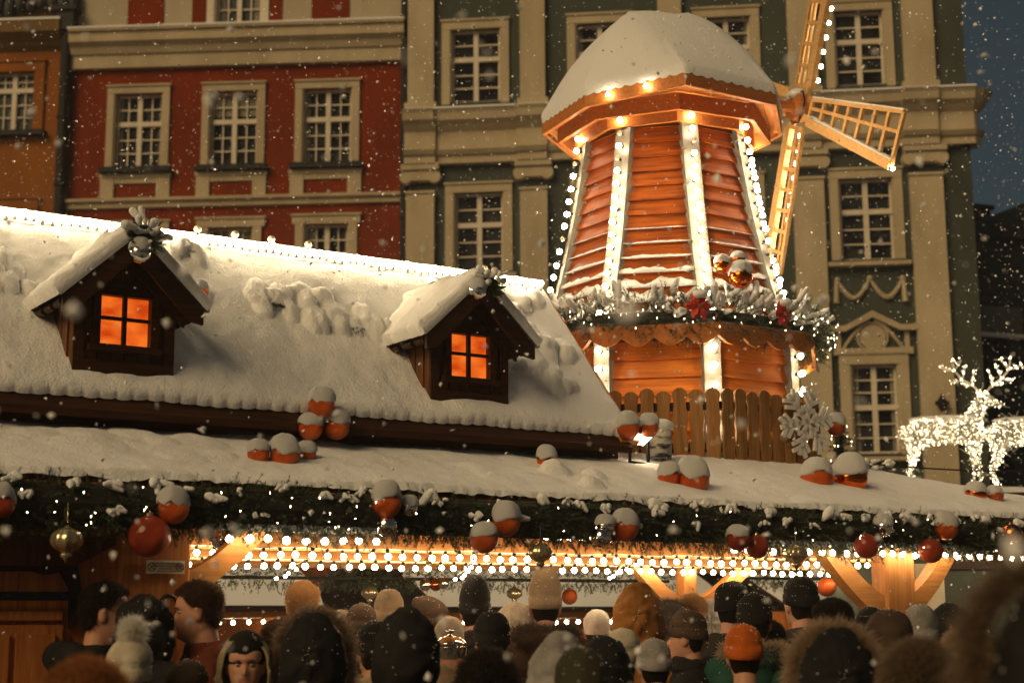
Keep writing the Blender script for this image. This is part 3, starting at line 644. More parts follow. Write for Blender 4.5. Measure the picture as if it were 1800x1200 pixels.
light_string((-1.6, RV-.075, 3.885), (UE-.03, RV-.075, 3.885), .052, 'dense bright bulb string along the ridge of the stall roof', BMS, down=False, group='bulb strings on the roofs')
for k, u in enumerate((.36, .69, .93, 1.17, 1.42, 2.72)):
    o = tag(link('ridge_bulb', BMC, None, W(u, RV-.06, 3.93), (0, 0, AR), 1.3), 'clear unlit bulb standing on the snowy ridge', 'light bulb', 'unlit bulbs standing along the ridge')

# ------------------------------------------------------------------ windmill on the roof
UC, VC, ZP = 4.69, 2.17, 2.665
mill = empty('windmill', W(UC, VC, ZP), AR, 'wooden windmill outlined in bulbs on the stall roof', 'windmill')
zs_ = [2.665, 3.2, 3.60, 3.75, 3.97, 4.20, 4.43, 4.67, 4.90, 5.12, 5.36]; rs_ = [1.0, .99, .985, .955, .872, .81, .757, .708, .668, .633, .60]
def Rz(z): return float(np.interp(z, zs_, rs_))
ca, sa = math.cos(R(22.5)), math.sin(R(22.5))
def clap(za, zb, n, mesh_name, snowfrom=None):
    b = MB()
    for i in range(n):
        z0, z1 = za+(zb-za)*i/n, za+(zb-za)*(i+1)/n; r0, r1 = Rz(z0), Rz(z1)
        a0, a1, h0, h1 = r0*ca+.022, r1*ca+.002, r0*sa-.01, r1*sa-.01
        dz = .002*math.sin(i*2.3+za)
        v = [(a0, -h0, z0-ZP+dz), (a0, h0, z0-ZP-dz), (a1, h1, z1-ZP), (a1, -h1, z1-ZP), (a0-.02, -h0, z0-ZP), (a0-.02, h0, z0-ZP)]
        b.add(v, [(0, 1, 2, 3), (0, 4, 5, 1)])
    return b.mesh(mesh_name, M['clap'], fix=False)
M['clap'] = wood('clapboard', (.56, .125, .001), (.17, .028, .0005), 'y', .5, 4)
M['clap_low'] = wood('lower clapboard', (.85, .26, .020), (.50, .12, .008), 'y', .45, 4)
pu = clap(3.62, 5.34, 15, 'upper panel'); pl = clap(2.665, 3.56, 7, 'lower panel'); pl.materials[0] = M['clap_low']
sb = MB()
for i in range(8):
    z0 = 3.62+(5.34-3.62)*i/15; z1 = z0+(5.34-3.62)/15; r0 = Rz(z0); r1 = Rz(z1)
    dep = (.018, .018, .018, .017, .016, .014, .011, .008, .005, .004, .003)[i]; fr = (.86, .86, .86, .70, .45, .25, .14, .08, .14, .10, .07)[i]
    def fn(a, b_, r0=r0, z0=z0, z1=z1, dep=dep, r1=r1, fr=fr):
        w = max(.25, min(1.1, .8+.6*fbm(a*5, z0*9, 1))); k = b_*fr*w; rr_ = r0+(r1-r0)*k; y = (2*a-1)*(rr_*sa-.03)
        return (r0*ca+.022+(r1*ca+.002-r0*ca-.022)*k+dep*math.sin(math.pi*min(1, b_*.94+.06))**.5+.001, y, z0-ZP+(z1-z0)*k+.002)
    sb.grid(fn, 40, 8)
psn = sb.mesh('panel snow', M['snow'], True, fix=False)
for j in range(8):
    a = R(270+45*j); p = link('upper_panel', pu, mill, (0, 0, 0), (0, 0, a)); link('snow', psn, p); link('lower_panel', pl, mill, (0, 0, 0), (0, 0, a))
def strip(za, zb, n):
    b = MB(); v = []; f = []
    for i in range(n+1):
        z = za+(zb-za)*i/n; r_ = Rz(z); w = .062
        for (x, y) in ((r_+.005, -w), (r_+.028, -w), (r_+.028, w), (r_+.005, w), (r_-.05, w*1.3), (r_-.05, -w*1.3)): v.append((x, y, z-ZP))
    m_ = 6
    for i in range(n):
        for k in range(m_): f.append((i*m_+k, i*m_+(k+1) % m_, i*m_+m_+(k+1) % m_, i*m_+m_+k))
    f += [tuple(range(m_)), tuple(n*m_+k for k in range(m_))]; b.add(v, f); return b.mesh('strip', M['white_board'])
su, slw = strip(3.60, 5.36, 14), strip(2.70, 3.58, 3)
for k in range(-4, 4):
    a = R(247.5+45*k); s = link('light_strip', su, mill, (0, 0, 0), (0, 0, a))
    z = 3.78; i = 0
    while z < 5.34:
        link('bulb', BMC if random.random() < .05 else BMW, s, (Rz(z)+.058, random.uniform(-.006, .006), z-ZP), (0, R(90)+random.uniform(-.2, .2), 0)); z += .100
    s = link('light_strip', slw, mill, (0, 0, 0), (0, 0, a))
    for z in (2.95, 3.09, 3.23, 3.37, 3.50): link('bulb', BMW, s, (Rz(z)+.052, 0, z-ZP), (0, R(90), 0), 1.05)
# scalloped board ring under the fir garland
b = MB(); rr = 1.16
for j in range(8):
    b.M = Matrix.Rotation(R(270+45*j), 4, 'Z'); h = rr*sa; n = 40; pr = [(h, .09), (-h, .09)]+[(-h+2*h*i/n, -.0-.055*abs(math.sin(math.pi*4*i/n))) for i in range(n+1)]
    v = [(rr*ca-.012+.0, y, 3.56-ZP+z) for y, z in pr]+[(rr*ca+.012, y, 3.56-ZP+z) for y, z in pr]; m_ = len(pr)
    b.add(v, [tuple(range(m_)), tuple(range(2*m_-1, m_-1, -1))]+[(i, (i+1) % m_, m_+(i+1) % m_, m_+i) for i in range(m_)])
b.M = None
b.build('scalloped_skirt', M['wood_bright'], mill)
b = MB(); b.lathe([(.95, 3.58-ZP), (1.14, 3.70-ZP), (1.13, 3.72-ZP), (.9, 3.72-ZP)], 8); o = b.build('skirt_roof', M['wood_bright'], mill); o.rotation_euler.z = R(247.5)
# cap
CR = R(-9.0); ZC = 5.44-ZP
ER = {-2: .95, -1: .95, 0: 1.17, 1: 1.03, 2: .92, 3: .95, 4: .93, 5: .93}
CP = [(ER[k]*math.cos(R(247.5+45*k)), ER[k]*math.sin(R(247.5+45*k))) for k in range(-2, 6)]
def epoly(a):       # eave point at fraction a round the cap
    t = (a*8) % 8; i = int(t); f_ = t-i; p, q = CP[i % 8], CP[(i+1) % 8]; return p[0]*(1-f_)+q[0]*f_, p[1]*(1-f_)+q[1]*f_
RX0, RX1, RH = -.30, .24, .80
def dome(off, h0):
    def fn(a, s):
        ex, ey = epoly(a); an = math.atan2(ey, ex); kk_ = min(1, s*2.6)*.92; ex, ey = ex+(1.03*math.cos(an)-ex)*kk_*(1 if ex > -.5 else .5), ey+(1.0*math.sin(an)-ey)*kk_; rx = RX0+(RX1-RX0)*(.5+.5*math.sin(max(-1, min(1, ex/1.03))*math.pi/2)); k = .5+.5*ex/1.1; k = max(0, min(1, k))
        sc_ = .5*(.5+.5*math.cos(math.pi*s)); bl = .35+.55*k
        f_ = s*(1-bl)+bl*math.sin(s*math.pi/2); f_ = f_*(1-.10*s*s)+.10*s*s
        f_ = min(f_, 1-.02*(1-s)) if s > .8 else f_
        rnd = 1.0
        x = ex+(rx-ex)*s; y = ey*(1-s); z = RH*f_*(1+.13*k*s)
        L_ = 46; edge = 1-min(1, s/.06)
        z += -edge*.018*abs(math.sin(math.pi*a*L_*1.6))
        th = off*(math.sqrt(1-(1-min(1, s/.05))**2)*.9+.1)+.02*fbm(x*2, y*2, s)*min(1, s*6)*(off > .01)
        rad = math.hypot(ex-rx, ey)+1e-6
        return (x+(ex-rx)/rad*th*.5*(1-s), y+ey/rad*th*.5*(1-s), ZC+h0+z+th*(.7+.3*s))
    return fn
b = MB(); b.grid(dome(.0, 0), 97, 14); capr = b.build('cap_roof', M['wood_blk'], mill, rot=(0, 0, CR))
b = MB(); b.grid(dome(.055, .0), 257, 40); b.build('snow', M['snow'], capr, True)
b = MB(); nn_ = 8
for i in range(8):
    p, q = Vector((*CP[i], 0)), Vector((*CP[(i+1) % 8], 0)); m_ = (p+q)/2; i0 = p*.965; i1 = q*.965
    z0, z1 = ZC-.095, ZC-.004
    v = [(p.x, p.y, z0), (q.x, q.y, z0), (q.x, q.y, z1), (p.x, p.y, z1), (i0.x, i0.y, z0), (i1.x, i1.y, z0), (i1.x, i1.y, z1), (i0.x, i0.y, z1)]
    b.add(v, [(0, 1, 2, 3), (4, 7, 6, 5), (0, 4, 5, 1), (3, 2, 6, 7)])
b.build('eave_fascia', M['wood_bright'], mill, rot=(0, 0, CR))
b = MB(); g = [(.97, -.03), (.68, .10)]
for i in range(8):                                        # soffit planks
    p, q = Vector((*CP[i], 0)), Vector((*CP[(i+1) % 8], 0)); a = R(247.5-90+45*i); a2 = a+R(45)
    r0, r1 = Vector((math.cos(a), math.sin(a), 0))*.60, Vector((math.cos(a2), math.sin(a2), 0))*.60
    for k in range(5):
        f0, f1 = k/5, (k+1)/5-.012
        A, B_ = p*.96*(1-f0)+r0*f0, q*.96*(1-f0)+r1*f0; C_, D_ = p*.96*(1-f1)+r0*f1, q*.96*(1-f1)+r1*f1
        b.add([(A.x, A.y, ZC-.07+.10*f0), (B_.x, B_.y, ZC-.07+.10*f0), (D_.x, D_.y, ZC-.07+.10*f1), (C_.x, C_.y, ZC-.07+.10*f1)], [(0, 1, 2, 3)])
b.build('soffit', M['wood_bright'], mill, rot=(0, 0, CR), fix=False)
def octring(r, z0, z1, th, m, name, rot):
    b = MB(); b.lathe([(r, z0), (r, z1), (r-th, z1), (r-th, z0)], 8); v = b.v; me = b.mesh(name, m)
    return link(name, me, mill, (0, 0, 0), (0, 0, rot))
def ringb(r, z0, z1, th, m, name, rot):
    b = MB(); 
    for i in range(8):
        a, c = R(45*i), R(45*i+45)
        v = [(R_*math.cos(x), R_*math.sin(x), z) for R_ in (r, r-th) for z in (z0, z1) for x in (a, c)]
        b.add(v, [(0, 1, 3, 2), (4, 6, 7, 5), (0, 4, 5, 1), (2, 3, 7, 6)])
    return b.build(name, m, mill, rot=(0, 0, rot))
ringb(.83, ZC-.16, ZC-.035, .035, M['wood_bright'], 'ring_board', CR+R(247.5))
ringb(.70, ZC-.205, ZC-.03, .03, M['wood_bright'], 'inner_ring', CR+R(247.5))
b = MB(); b.lathe([(.69, ZC-.03), (.69, ZC-.025), (.1, ZC-.02)], 8); b.build('cap_floor', M['wood_bright'], mill)
for k in (-.5, .35, 1.6):
    pass
for (fx, i) in ((.25, 1), (.62, 1)):
    p, q = Vector((*CP[i], 0)), Vector((*CP[i+1], 0)); c = p+(q-p)*fx; o = link('bulb', BMW, mill, (0, 0, 0), (0, R(90), 0), .8); ang = math.atan2(c.y, c.x)
    Mx = Matrix.Rotation(CR, 4, 'Z'); c2 = Mx @ (c*1.01); o.location = (c2.x, c2.y, ZC-.05); o.rotation_euler = (0, R(90), ang+CR)
# axle, hub and sails
ax = Vector((math.cos(CR), math.sin(CR), 0)); hh_ = -Vector((-math.sin(CR), math.cos(CR), 0)); zz_ = Vector((0, 0, 1))
hub = Vector((5.934-UC, 1.976-VC, 5.744-ZP))
b = MB(); b.tube([hub-ax*1.0-Vector((0, 0, .06)), hub+ax*.08], .045, 10); b.build('axle', M['wood_bright'], mill)
b = MB(); b.tube([hub-ax*.05, hub+ax*.0, hub+ax*.06, hub+ax*.09], [.11, .12, .12, .05], 16)
for i in range(4): a = R(45+90*i+22); b.tube([hub+ax*.07, hub+ax*.08+(hh_*math.cos(a)+zz_*math.sin(a))*.12], .012, 5)
hb = b.build('hub', M['wood_bright'], mill)
b = MB(); b.tube([hub-ax*.02+(hh_*math.cos(i*.7)+zz_*math.sin(i*.7))*(.13+.02*math.sin(i*2.1)) for i in range(22)], .007, 5); b.build('cable', M['iron'], hb)
b = MB(); b.sphere(hub+zz_*.10, (.09, .09, .05), 12, 8); b.build('snow', M['snow'], hb, True)
for nm, phi, w0, w1, W0, W1, bl, tilt in (('right', -27, -.09, .09, -.20, .20, None, .0), ('up', 68, -.10, .10, -.11, .11, -.12, 0), ('down', 250, -.10, .10, -.11, .11, .0, 0), ('left', 155, -.09, .09, -.16, .16, None, 0)):
    f_ = R(phi); dl = hh_*math.cos(f_)+zz_*math.sin(f_); dw = -hh_*math.sin(f_)+zz_*math.cos(f_)
    S = lambda l, w, t=0: hub+dl*l+dw*w+ax*t
    b = MB(); l0, l1 = .17, 1.36
    spw = w0 if nm in ('right', 'left') else w0
    b.beam(S(l0, w0, .02), S(l1, W0, .02), .05, .075, dw)                       # spar
    b.beam(S(.02, w0*.4, .02), S(l0+.05, w0, .02), .045, .05, dw)
    b.beam(S(l0, w1, .02), S(l1, W1, .02), .03, .03, dw); b.beam(S(l0, (w0+w1)/2+.02, .02), S(l1, (W0+W1)/2+.05, .02), .022, .025, dw)
    for i in range(8):
        t = i/7; l = l0+(l1-l0)*t; b.beam(S(l, w0+(W0-w0)*t, .02), S(l, w1+(W1-w1)*t, .02), .026, .03, dl)
    sail = b.build('sail', M['wood_sail'], mill)
    if nm == 'right':
        q = MB(); q.beam(S(l0, w0+.045, .02), S(l1, W0+.045, .02), .045, .014, dw); q.beam(S(l0, w1+.021, .02), S(l1, W1+.021, .02), .028, .012, dw); q.build('snow', M['snow'], sail)
        link('bulb', BMW, sail, S(l1+.03, W0-.02, .0), (0, R(90), CR), .8)
    if bl is not None:
        l = l0+.06
        while l < l1:
            w = bl if bl else (w0+(W0-w0)*(l-l0)/(l1-l0))*.15
            link('bulb', BMW, sail, S(l, w if nm == 'down' else w-.01, .045), (0, R(90), CR), .85); l += .115

# picket fence round the windmill
fence = empty('picket_fence', W(UC, VC, ZP), AR, 'octagonal picket fence round the windmill foot', 'fence')
RF = 1.17; hfs = RF*sa; npk = 8; pw = 2*hfs/npk
b = MB()
for i in range(npk):
    y = -hfs+pw*(i+.5); w = pw*.465; n = 24; H = .535+.012*math.sin(i*2.7); pr = []
    def wf(z): return w*(1-.20*(math.sin(z/H*math.pi*3.0+.6)**2)*(z < H*.9))
    zz = [H*.86*k/14 for k in range(15)]
    left = [(y-wf(z), z) for z in zz]; right = [(y+wf(z), z) for z in reversed(zz)]
    top = [(y-w*math.cos(math.pi*k/8), H*.90+w*.9*math.sin(math.pi*k/8)) for k in range(9)]
    pr = left+top+right; m_ = len(pr); tilt = .006*math.sin(i*3.1)
    v = [(RF*ca-.008+tilt, p, z) for p, z in pr]+[(RF*ca+.012+tilt, p, z) for p, z in pr]
    b.add(v, [tuple(range(m_)), tuple(range(2*m_-1, m_-1, -1))]+[(k, (k+1) % m_, m_+(k+1) % m_, m_+k) for k in range(m_)])
pick = b.mesh('pickets', M['wood_fence'])
b = MB()
for z in (.10, .38): b.box(RF*ca-.045, RF*ca-.010, -hfs+.01, hfs-.01, z, z+.06)
b.box(RF*ca-.06, RF*ca+.02, -hfs, hfs, -.035, .012)
rail = b.mesh('rails', M['wood_blk'])
for j in range(8):
    a = R(270+45*j); p = link('picket_panel', pick, fence, (0, 0, 0), (0, 0, a)); link('rail', rail, p)
# snowflake on the fence
P = W(4.98, VC-RF*ca-.05, 3.00); sf = MB()
for k in range(6):
    a = R(60*k+12); d = Vector((math.cos(a), 0, math.sin(a))); e = Vector((-math.sin(a), 0, math.cos(a)))
    sf.beam(d*.0, d*.245, .032, .022, (0, 1, 0))
    for t, L_ in ((.065, .06), (.125, .10), (.185, .08)):
        for s_g in (-1, 1): sf.beam(d*t, d*(t+L_*.72)+e*(s_g*L_*.8), .027, .022, (0, 1, 0))
    sf.sphere(d*.22, (.014, .012, .014), 8, 6)
sfo = sf.build('snowflake_ornament', M['felt'], None, loc=P, rot=(0, 0, AR)); tag(sfo, 'big white snowflake hung on the pickets', 'ornament')
# floodlight and log at the end of the stall ridge
fl = empty('floodlight', W(3.30, .80, 2.66), AR+.3, 'small black floodlight on a bracket at the roof corner beside the picket fence', 'floodlight')
b = MB(); b.M = Matrix.Translation((0, 0, .12)) @ Matrix.Rotation(R(55), 4, 'X'); b.box(-.085, .085, -.02, .02, -.055, .055); b.box(-.09, .09, -.03, -.02, -.06, .06); b.M = None; b.build('housing', M['iron'], fl)
b = MB(); b.M = Matrix.Translation((0, 0, .12)) @ Matrix.Rotation(R(55), 4, 'X'); b.box(-.075, .075, -.034, -.031, -.045, .045); b.build('lens', M['flood'] if 'flood' in M else emit('floodlight lens', (1, .8, .5), 14), fl)
b = MB(); b.beam((-.1, 0, -.05), (-.1, 0, .14), .012, .02); b.beam((.1, 0, -.05), (.1, 0, .14), .012, .02); b.beam((-.1, 0, -.05), (.1, 0, -.05), .03, .01); b.build('bracket', M['iron'], fl)
b = MB(); b.tube([(0, 0, 0), (.01, 0, .12), (.02, .0, .24)], [.085, .08, .075], 14); lg = b.build('birch_log', mat('birch bark', (.62, .58, .5), (.03, .025, .02), .8, 7, (1, 1, 3.5), .4, lo=.42, hi=.55), None, True, loc=W(3.56, .93, 2.62), rot=(0, 0, AR)); tag(lg, 'short birch log with a snow cap beside the floodlight', 'log')
b = MB(); b.sphere((.02, 0, .25), (.09, .09, .05), 14, 8, fn=lambda q: 1+.1*noise.noise(q*3)); b.build('snow', M['snow'], lg, True)
# ------------------------------------------------------------------ fir garlands
def needles_into(V_, F_, p, d, L, nl, n, seed, w=.0028):
    """a twig at p along d with n needles"""
    d = d/np.linalg.norm(d); a = np.cross(d, [0.3, .2, .93]); a /= np.linalg.norm(a); b_ = np.cross(d, a)
    t = rng.random(n); ang = rng.random(n)*2*np.pi; base = p+np.outer(t*L, d)
    out = np.cos(ang)[:, None]*a+np.sin(ang)[:, None]*b_; nd = out*.75+d*.75; nd += rng.normal(0, .15, (n, 3)); nd /= np.linalg.norm(nd, axis=1)[:, None]
    side = np.cross(nd, rng.normal(0, 1, (n, 3))); side /= np.linalg.norm(side, axis=1)[:, None]
    ll = nl*(.7+.5*rng.random(n))*(1-.35*t)
    q = np.stack([base-side*w/2, base+side*w/2, base+nd*ll[:, None]], 1).reshape(-1, 3)
    i0 = sum(len(x) for x in V_); V_.append(q); F_.append((np.arange(n*3)+i0).reshape(-1, 3))
def needle_mesh(twigs, nl=.028, dens=330, w=.0028, mats=None, name='needles'):
    V_, F_ = [], []
    for (p, d, L) in twigs: needles_into(V_, F_, np.array(p, float), np.array(d, float), L, nl, int(dens*L)+6, 0, w)
    v = np.concatenate(V_); f = np.concatenate(F_); me = bpy.data.meshes.new(name); me.from_pydata(v.tolist(), [], f.tolist()); me.materials.append(mats or M['needle']); me.update(); return me
def twig_mesh(twigs, core=None, r=.0022):
    b = MB()
    for (p, d, L) in twigs:
        p = Vector(p); d = Vector(d).normalized(); b.tube([p, p+d*L], [r, r*.4], 3, caps=False)
    if core: b.tube(core[0], core[1], 8)
    return b.mesh('twigs', M['twig'], fix=False)
def blob(b, c, r, seed=0, flat=.75):
    c = Vector(c); b.sphere(c, (r, r, r*flat), 12, 8, fn=lambda q: 1+.28*noise.noise(Vector((q.x*1.6+seed, q.y*1.6, q.z*1.6)))+.1*noise.noise(q*5+Vector((seed, 0, 0))))
FM = bulb_mesh('fairy', M['fairy'], .0026, .004); FM.materials[1] = M['fairy']
# along the eave
gar = empty('fir_garland', OO, AR, 'thick fir garland with patches of snow along the front eave', 'garland')
tw = []; snow_at = []
u = -1.7
random.seed(11)
while u < 7.3:
    for k in range(11):
        uu = u+random.uniform(0, .035); a = random.uniform(-math.pi, math.pi); rad = .03+.06*random.random(); zc = 2.150+.010*math.sin(uu*3)+.008*math.sin(uu*7.1); 
        p = (uu, -.07+.45*rad*math.cos(a), zc+1.15*rad*math.sin(a))
        d = (random.uniform(-.9, .9), math.cos(a)*.8-.35, math.sin(a)*.75-.32)
        tw.append((p, d, random.uniform(.05, .10)))
    u += .0155
link('needles', needle_mesh(tw, .026, 300, .0034), gar); 
core = ([(-1.7+.2*i, -.045, 2.165) for i in range(46)], [.095]*46)
link('twigs', twig_mesh(tw[::3], core), gar)
sn = MB(); random.seed(5)
for i in range(62):
    uu = -1.6+8.7*i/62+random.uniform(-.08, .08); r_ = random.uniform(.018, .038); z_ = 2.165+random.choice((.10, .09, .07, .03, -.01))+random.uniform(-.02, .02)
    if i % 5 == 0: r_ *= 1.3; z_ = 2.27
    y_ = -.075-.09*math.sqrt(max(0, 1-((z_-2.165)/.13)**2))
    for k in range(random.randint(2, 5)):
        a_ = random.uniform(-math.pi, math.pi); q0 = Vector((uu+random.uniform(-.03, .03), y_+.012, z_+random.uniform(-.012, .012))); L_ = r_*random.uniform(.3, 1.5); q1 = q0+Vector((math.cos(a_)*L_, -.012, -abs(math.sin(a_+.5))*L_*.8)); sn.cap(q0, q1, r_*random.uniform(.40, .75), r_*random.uniform(.2, .5), 9)
tag(sn.build('snow', M['snow'], gar, True), kind='stuff')
random.seed(3)
for i in range(66):
    uu = random.uniform(.3, 6.9) if i % 3 else random.uniform(-1.2, 1.0); z_ = random.uniform(2.06, 2.25); link('fairy_light', FM, gar, (uu, -.20+random.uniform(-.02, .01), z_), (random.uniform(0, 3), 0, 0))
# hanging back garland on the far side of the stall
def simple_garland(u0, u1, v, z, label, thick=.05, n=10, snowy=False):
    g_ = empty('fir_garland', W(u0, v, z), AR, label, 'garland'); tw = []; x = 0
    while x < u1-u0:
        for k in range(n):
            a = random.uniform(-math.pi, math.pi); tw.append(((x+random.uniform(0, .06), thick*math.cos(a)*.5, thick*math.sin(a)*.6), (random.uniform(-1, 1), math.cos(a), math.sin(a)-.5), random.uniform(.05, .10)))
        x += .05
    link('needles', needle_mesh(tw, .026, 150, .005), g_); link('twigs', twig_mesh(tw[::4], ([(0, 0, 0), (u1-u0, 0, 0)], [.012, .012])), g_); return g_
simple_garland(1.2, 5.4, 3.12, 1.945, 'thin fir garland under the far eave seen beneath the bulb strings')
simple_garland(6.0, 8.3, 3.12, 1.98, 'fir garland at the far eave on the right of the thick post')
# round the windmill
gm = empty('fir_garland', W(UC, VC, ZP), AR, 'snow laden fir garland with fairy lights round the windmill', 'garland')
tw = []; sn = MB(); random.seed(21); ns_ = 0
for j in range(560):
    a = 2*math.pi*j/560; k = (a % (math.pi/4))-math.pi/8; rr = 1.13*ca/math.cos(k); A_ = a+R(247.5)+0
    for q in range(7):
        b_ = random.uniform(-math.pi, math.pi); r2 = .02+.085*random.random(); rad = Vector((math.cos(A_), math.sin(A_), 0)); tan = Vector((-math.sin(A_), math.cos(A_), 0))
        p = rad*(rr+r2*math.cos(b_))+Vector((0, 0, 3.715-ZP+r2*1.5*math.sin(b_)+.012*math.sin(a*9)))+tan*random.uniform(-.01, .01)
        d = rad*(math.cos(b_)*.8+.35)+Vector((0, 0, math.sin(b_)*.9+.05))+tan*random.uniform(-.9, .9); L = random.uniform(.06, .13); tw.append((tuple(p), tuple(d), L))
        if q < 2 and (math.sin(b_) > -.15) and d.z > -.15 and random.random() < .62:
            dn = d.normalized()
            r_ = random.uniform(.015, .026); sn.cap(p+dn*L*.25+Vector((0, 0, .010)), p+dn*L*1.05+Vector((0, 0, .008)), r_*1.15, r_*.75, 9)
link('needles', needle_mesh(tw, .028, 260, .0034), gm)
link('twigs', twig_mesh(tw[::3], ([(1.11*ca/math.cos(((2*math.pi*i/64) % (math.pi/4))-math.pi/8)*math.cos(2*math.pi*i/64+R(247.5)), 1.11*ca/math.cos(((2*math.pi*i/64) % (math.pi/4))-math.pi/8)*math.sin(2*math.pi*i/64+R(247.5)), 3.70-ZP) for i in range(65)], [.05]*65)), gm)
tag(sn.build('snow', M['snow'], gm, True), kind='stuff')
for i in range(98):
    a = R(150)+R(200)*i/98+random.uniform(-.02, .02); rr = 1.20+.06*random.random(); link('fairy_light', FM, gm, (rr*math.cos(a)*1.0, rr*math.sin(a), 3.72-ZP+random.uniform(-.12, .06)), (0, 0, 0), 1.1)

# ------------------------------------------------------------------ baubles
def onv(x, y, v):
    d = ray(x, y); c = Vector((0, 0, CZ)); t = (v-(c-OO).dot(VV))/d.dot(VV); P = c+d*t; return P
def ball_meshes(m, key):
    b = MB(); b.sphere((0, 0, 0), 1, 28, 18); return b.mesh('bauble '+key, m, True)
BB = {k: ball_meshes(M[v], k) for k, v in dict(glit='ball_glit', red='ball_red', shiny='ball_shiny', silver='ball_silver').items()}
def capmesh(seed, h):
    b = MB(); n, m_ = 26, 12; v = []; f = []
    for i in range(m_+1):
        t = i/m_
        for k in range(n):
            a = 2*math.pi*k/n; e = 1+.10*noise.noise(Vector((math.cos(a)*1.5, math.sin(a)*1.5, seed+t*1.6)))
            lip = .42*noise.noise(Vector((math.cos(a)*1.6, math.sin(a)*1.6, seed*3.1)))+.14*noise.noise(Vector((math.cos(a)*5, math.sin(a)*5, seed*2.1)))
            if t == 0: r_ = .93; z = .22+lip
            else:
                q = math.pi/2*((t-.08)/.92); r_ = 1.05*math.cos(q)**.8 if q > 0 else 1.04; z = .25+lip*(1-t)+h*math.sin(max(q, 0))
            v.append((r_*e*math.cos(a), r_*e*math.sin(a), z*(1+.04*noise.noise(Vector((math.cos(a)*2, math.sin(a)*2, seed+5))))))
    for i in range(m_):
        for k in range(n): a, c = i*n+k, i*n+(k+1) % n; f.append((a, c, c+n, a+n))
    b.add(v, f); b.f.append(tuple(m_*n+k for k in range(n))); b.m.append(0)
    return b.mesh('snow cap', M['snow'], True)
SC = [capmesh(i*1.7, hh) for i, hh in enumerate((1.2, 1.3, 1.0, 1.25))]
HK = MB(); HK.lathe([(.17, .93), (.17, 1.10), (.05, 1.12)], 10); HK.tube([(.0, 0, 1.10), (.07, 0, 1.17), (.0, 0, 1.24), (-.07, 0, 1.17), (0, 0, 1.10)], .015, 5); HKM = HK.mesh('hanger', M['gold'])
def bauble(P, r, kind, label, group, snow=None, hang=True, tilt=None):
    o = link('bauble', BB[kind], None, P, (random.uniform(-.15, .15), random.uniform(-.15, .15), random.uniform(0, 6)) if tilt is None else tilt, r); tag(o, label, 'bauble', group)
    if hang: link('hanger', HKM, o)
    if snow is not None: s = link('snow', SC[snow], o); s.rotation_euler = (-o.rotation_euler.x, -o.rotation_euler.y, 0)
    return o
G1 = 'baubles hanging in the eave garland'
for (x, y, px, kind, sn_, lab) in (
    (305, 893, 56, 'glit', 0, 'orange glitter bauble with a tall snow cap above the left post'),
    (263, 942, 74, 'red', None, 'largest dark red glitter bauble below the capped one near the left post'),
    (2, 885, 50, 'red', 1, 'dark red bauble with snow cap cut by the left edge'),
    (680, 884, 53, 'shinyglit', 1, 'satin orange bauble with snow cap above the hanging clear bauble'),
    (719, 892, 32, 'silver', 0, 'silver bauble with snow cap right behind the satin orange one'),
    (680, 924, 38, 'silver', None, 'mirror silver bauble hanging under the satin orange bauble'),
    (890, 918, 50, 'glit', 1, 'orange glitter bauble with snow cap above the tall beige hat'),
    (851, 947, 50, 'glit', 2, 'orange glitter bauble with thin snow cap, lower left of a capped one'),
    (1099, 927, 48, 'glit', 0, 'dark orange bauble with snow cap over the brown hooded person'),
    (1064, 925, 36, 'silver', 2, 'silver bauble with snow half hidden behind a dark orange bauble'),
    (1058, 944, 36, 'silver', None, 'silver bauble without snow, lowest of its pair'),
    (1297, 947, 42, 'red', 2, 'dark red bauble with a pointed snow cap above the green parka'),
    (1331, 960, 42, 'red', None, 'bare dark red bauble touching the one with the pointed snow cap'),
    (1523, 959, 44, 'red', None, 'bare dark red bauble over the right brace'),
    (1553, 926, 34, 'silver', 0, 'silver bauble with snow cap above the thick right post'),
    (1663, 928, 42, 'glit', 0, 'orange bauble with broad snow cap right of the thick post'),
    (1636, 967, 44, 'red', None, 'bare red glitter bauble lower left of the broad capped one'),
    (1778, 940, 40, 'shiny', None, 'shiny red orange bauble at the right edge')):
    if kind == 'shinyglit': kind = 'glit'
    P = onv(x, y, -.175); Z_ = (P-Vector((0, 0, CZ))).dot(_fw); bauble(P, px/2*Z_/FPX, kind, lab, G1, sn_)
G2 = 'baubles standing in the snow of the lower roof'
def onlow(x, y):
    d = ray(x, y); c = Vector((0, 0, CZ)); a0 = (c-OO).dot(VV); dv = d.dot(VV); t = (2.335+.345*a0-c.z)/(d.z-.345*dv); return c+d*t
for (x, y, px, kind, sn_, lab) in (
    (454, 795, 39, 'glit', 0, 'left bauble of the three orange ones sunk in roof snow'),
    (500, 800, 52, 'glit', 1, 'middle and largest bauble of the three sunk in roof snow'),
    (538, 796, 36, 'glit', 0, 'right bauble of the three orange ones sunk in roof snow'),
    (961, 805, 36, 'shiny', 1, 'single small shiny orange bauble with snow cap on the lower roof'),
    (1176, 836, 40, 'glit', 0, 'smaller bauble of the snow capped pair in front of the fence'),
    (1219, 843, 57, 'glit', 1, 'large orange bauble of the snow capped pair in front of the fence'),
    (1435, 838, 58, 'glit', 2, 'matte orange bauble beside the shiny one below the snowflake'),
    (1494, 842, 62, 'shiny', 1, 'large shiny orange bauble with snow cap right of the fence'),
    (1716, 865, 38, 'shiny', 2, 'shiny snow capped bauble of the pair beneath the deer'),
    (1748, 868, 32, 'glit', 2, 'small snow capped bauble of the pair beneath the deer')):
    P = onlow(x, y+8); Z_ = (P-Vector((0, 0, CZ))).dot(_fw); r_ = px/2*Z_/FPX; bauble(P+Vector((0, 0, r_*.25)), r_, kind, lab, G2, sn_, False)
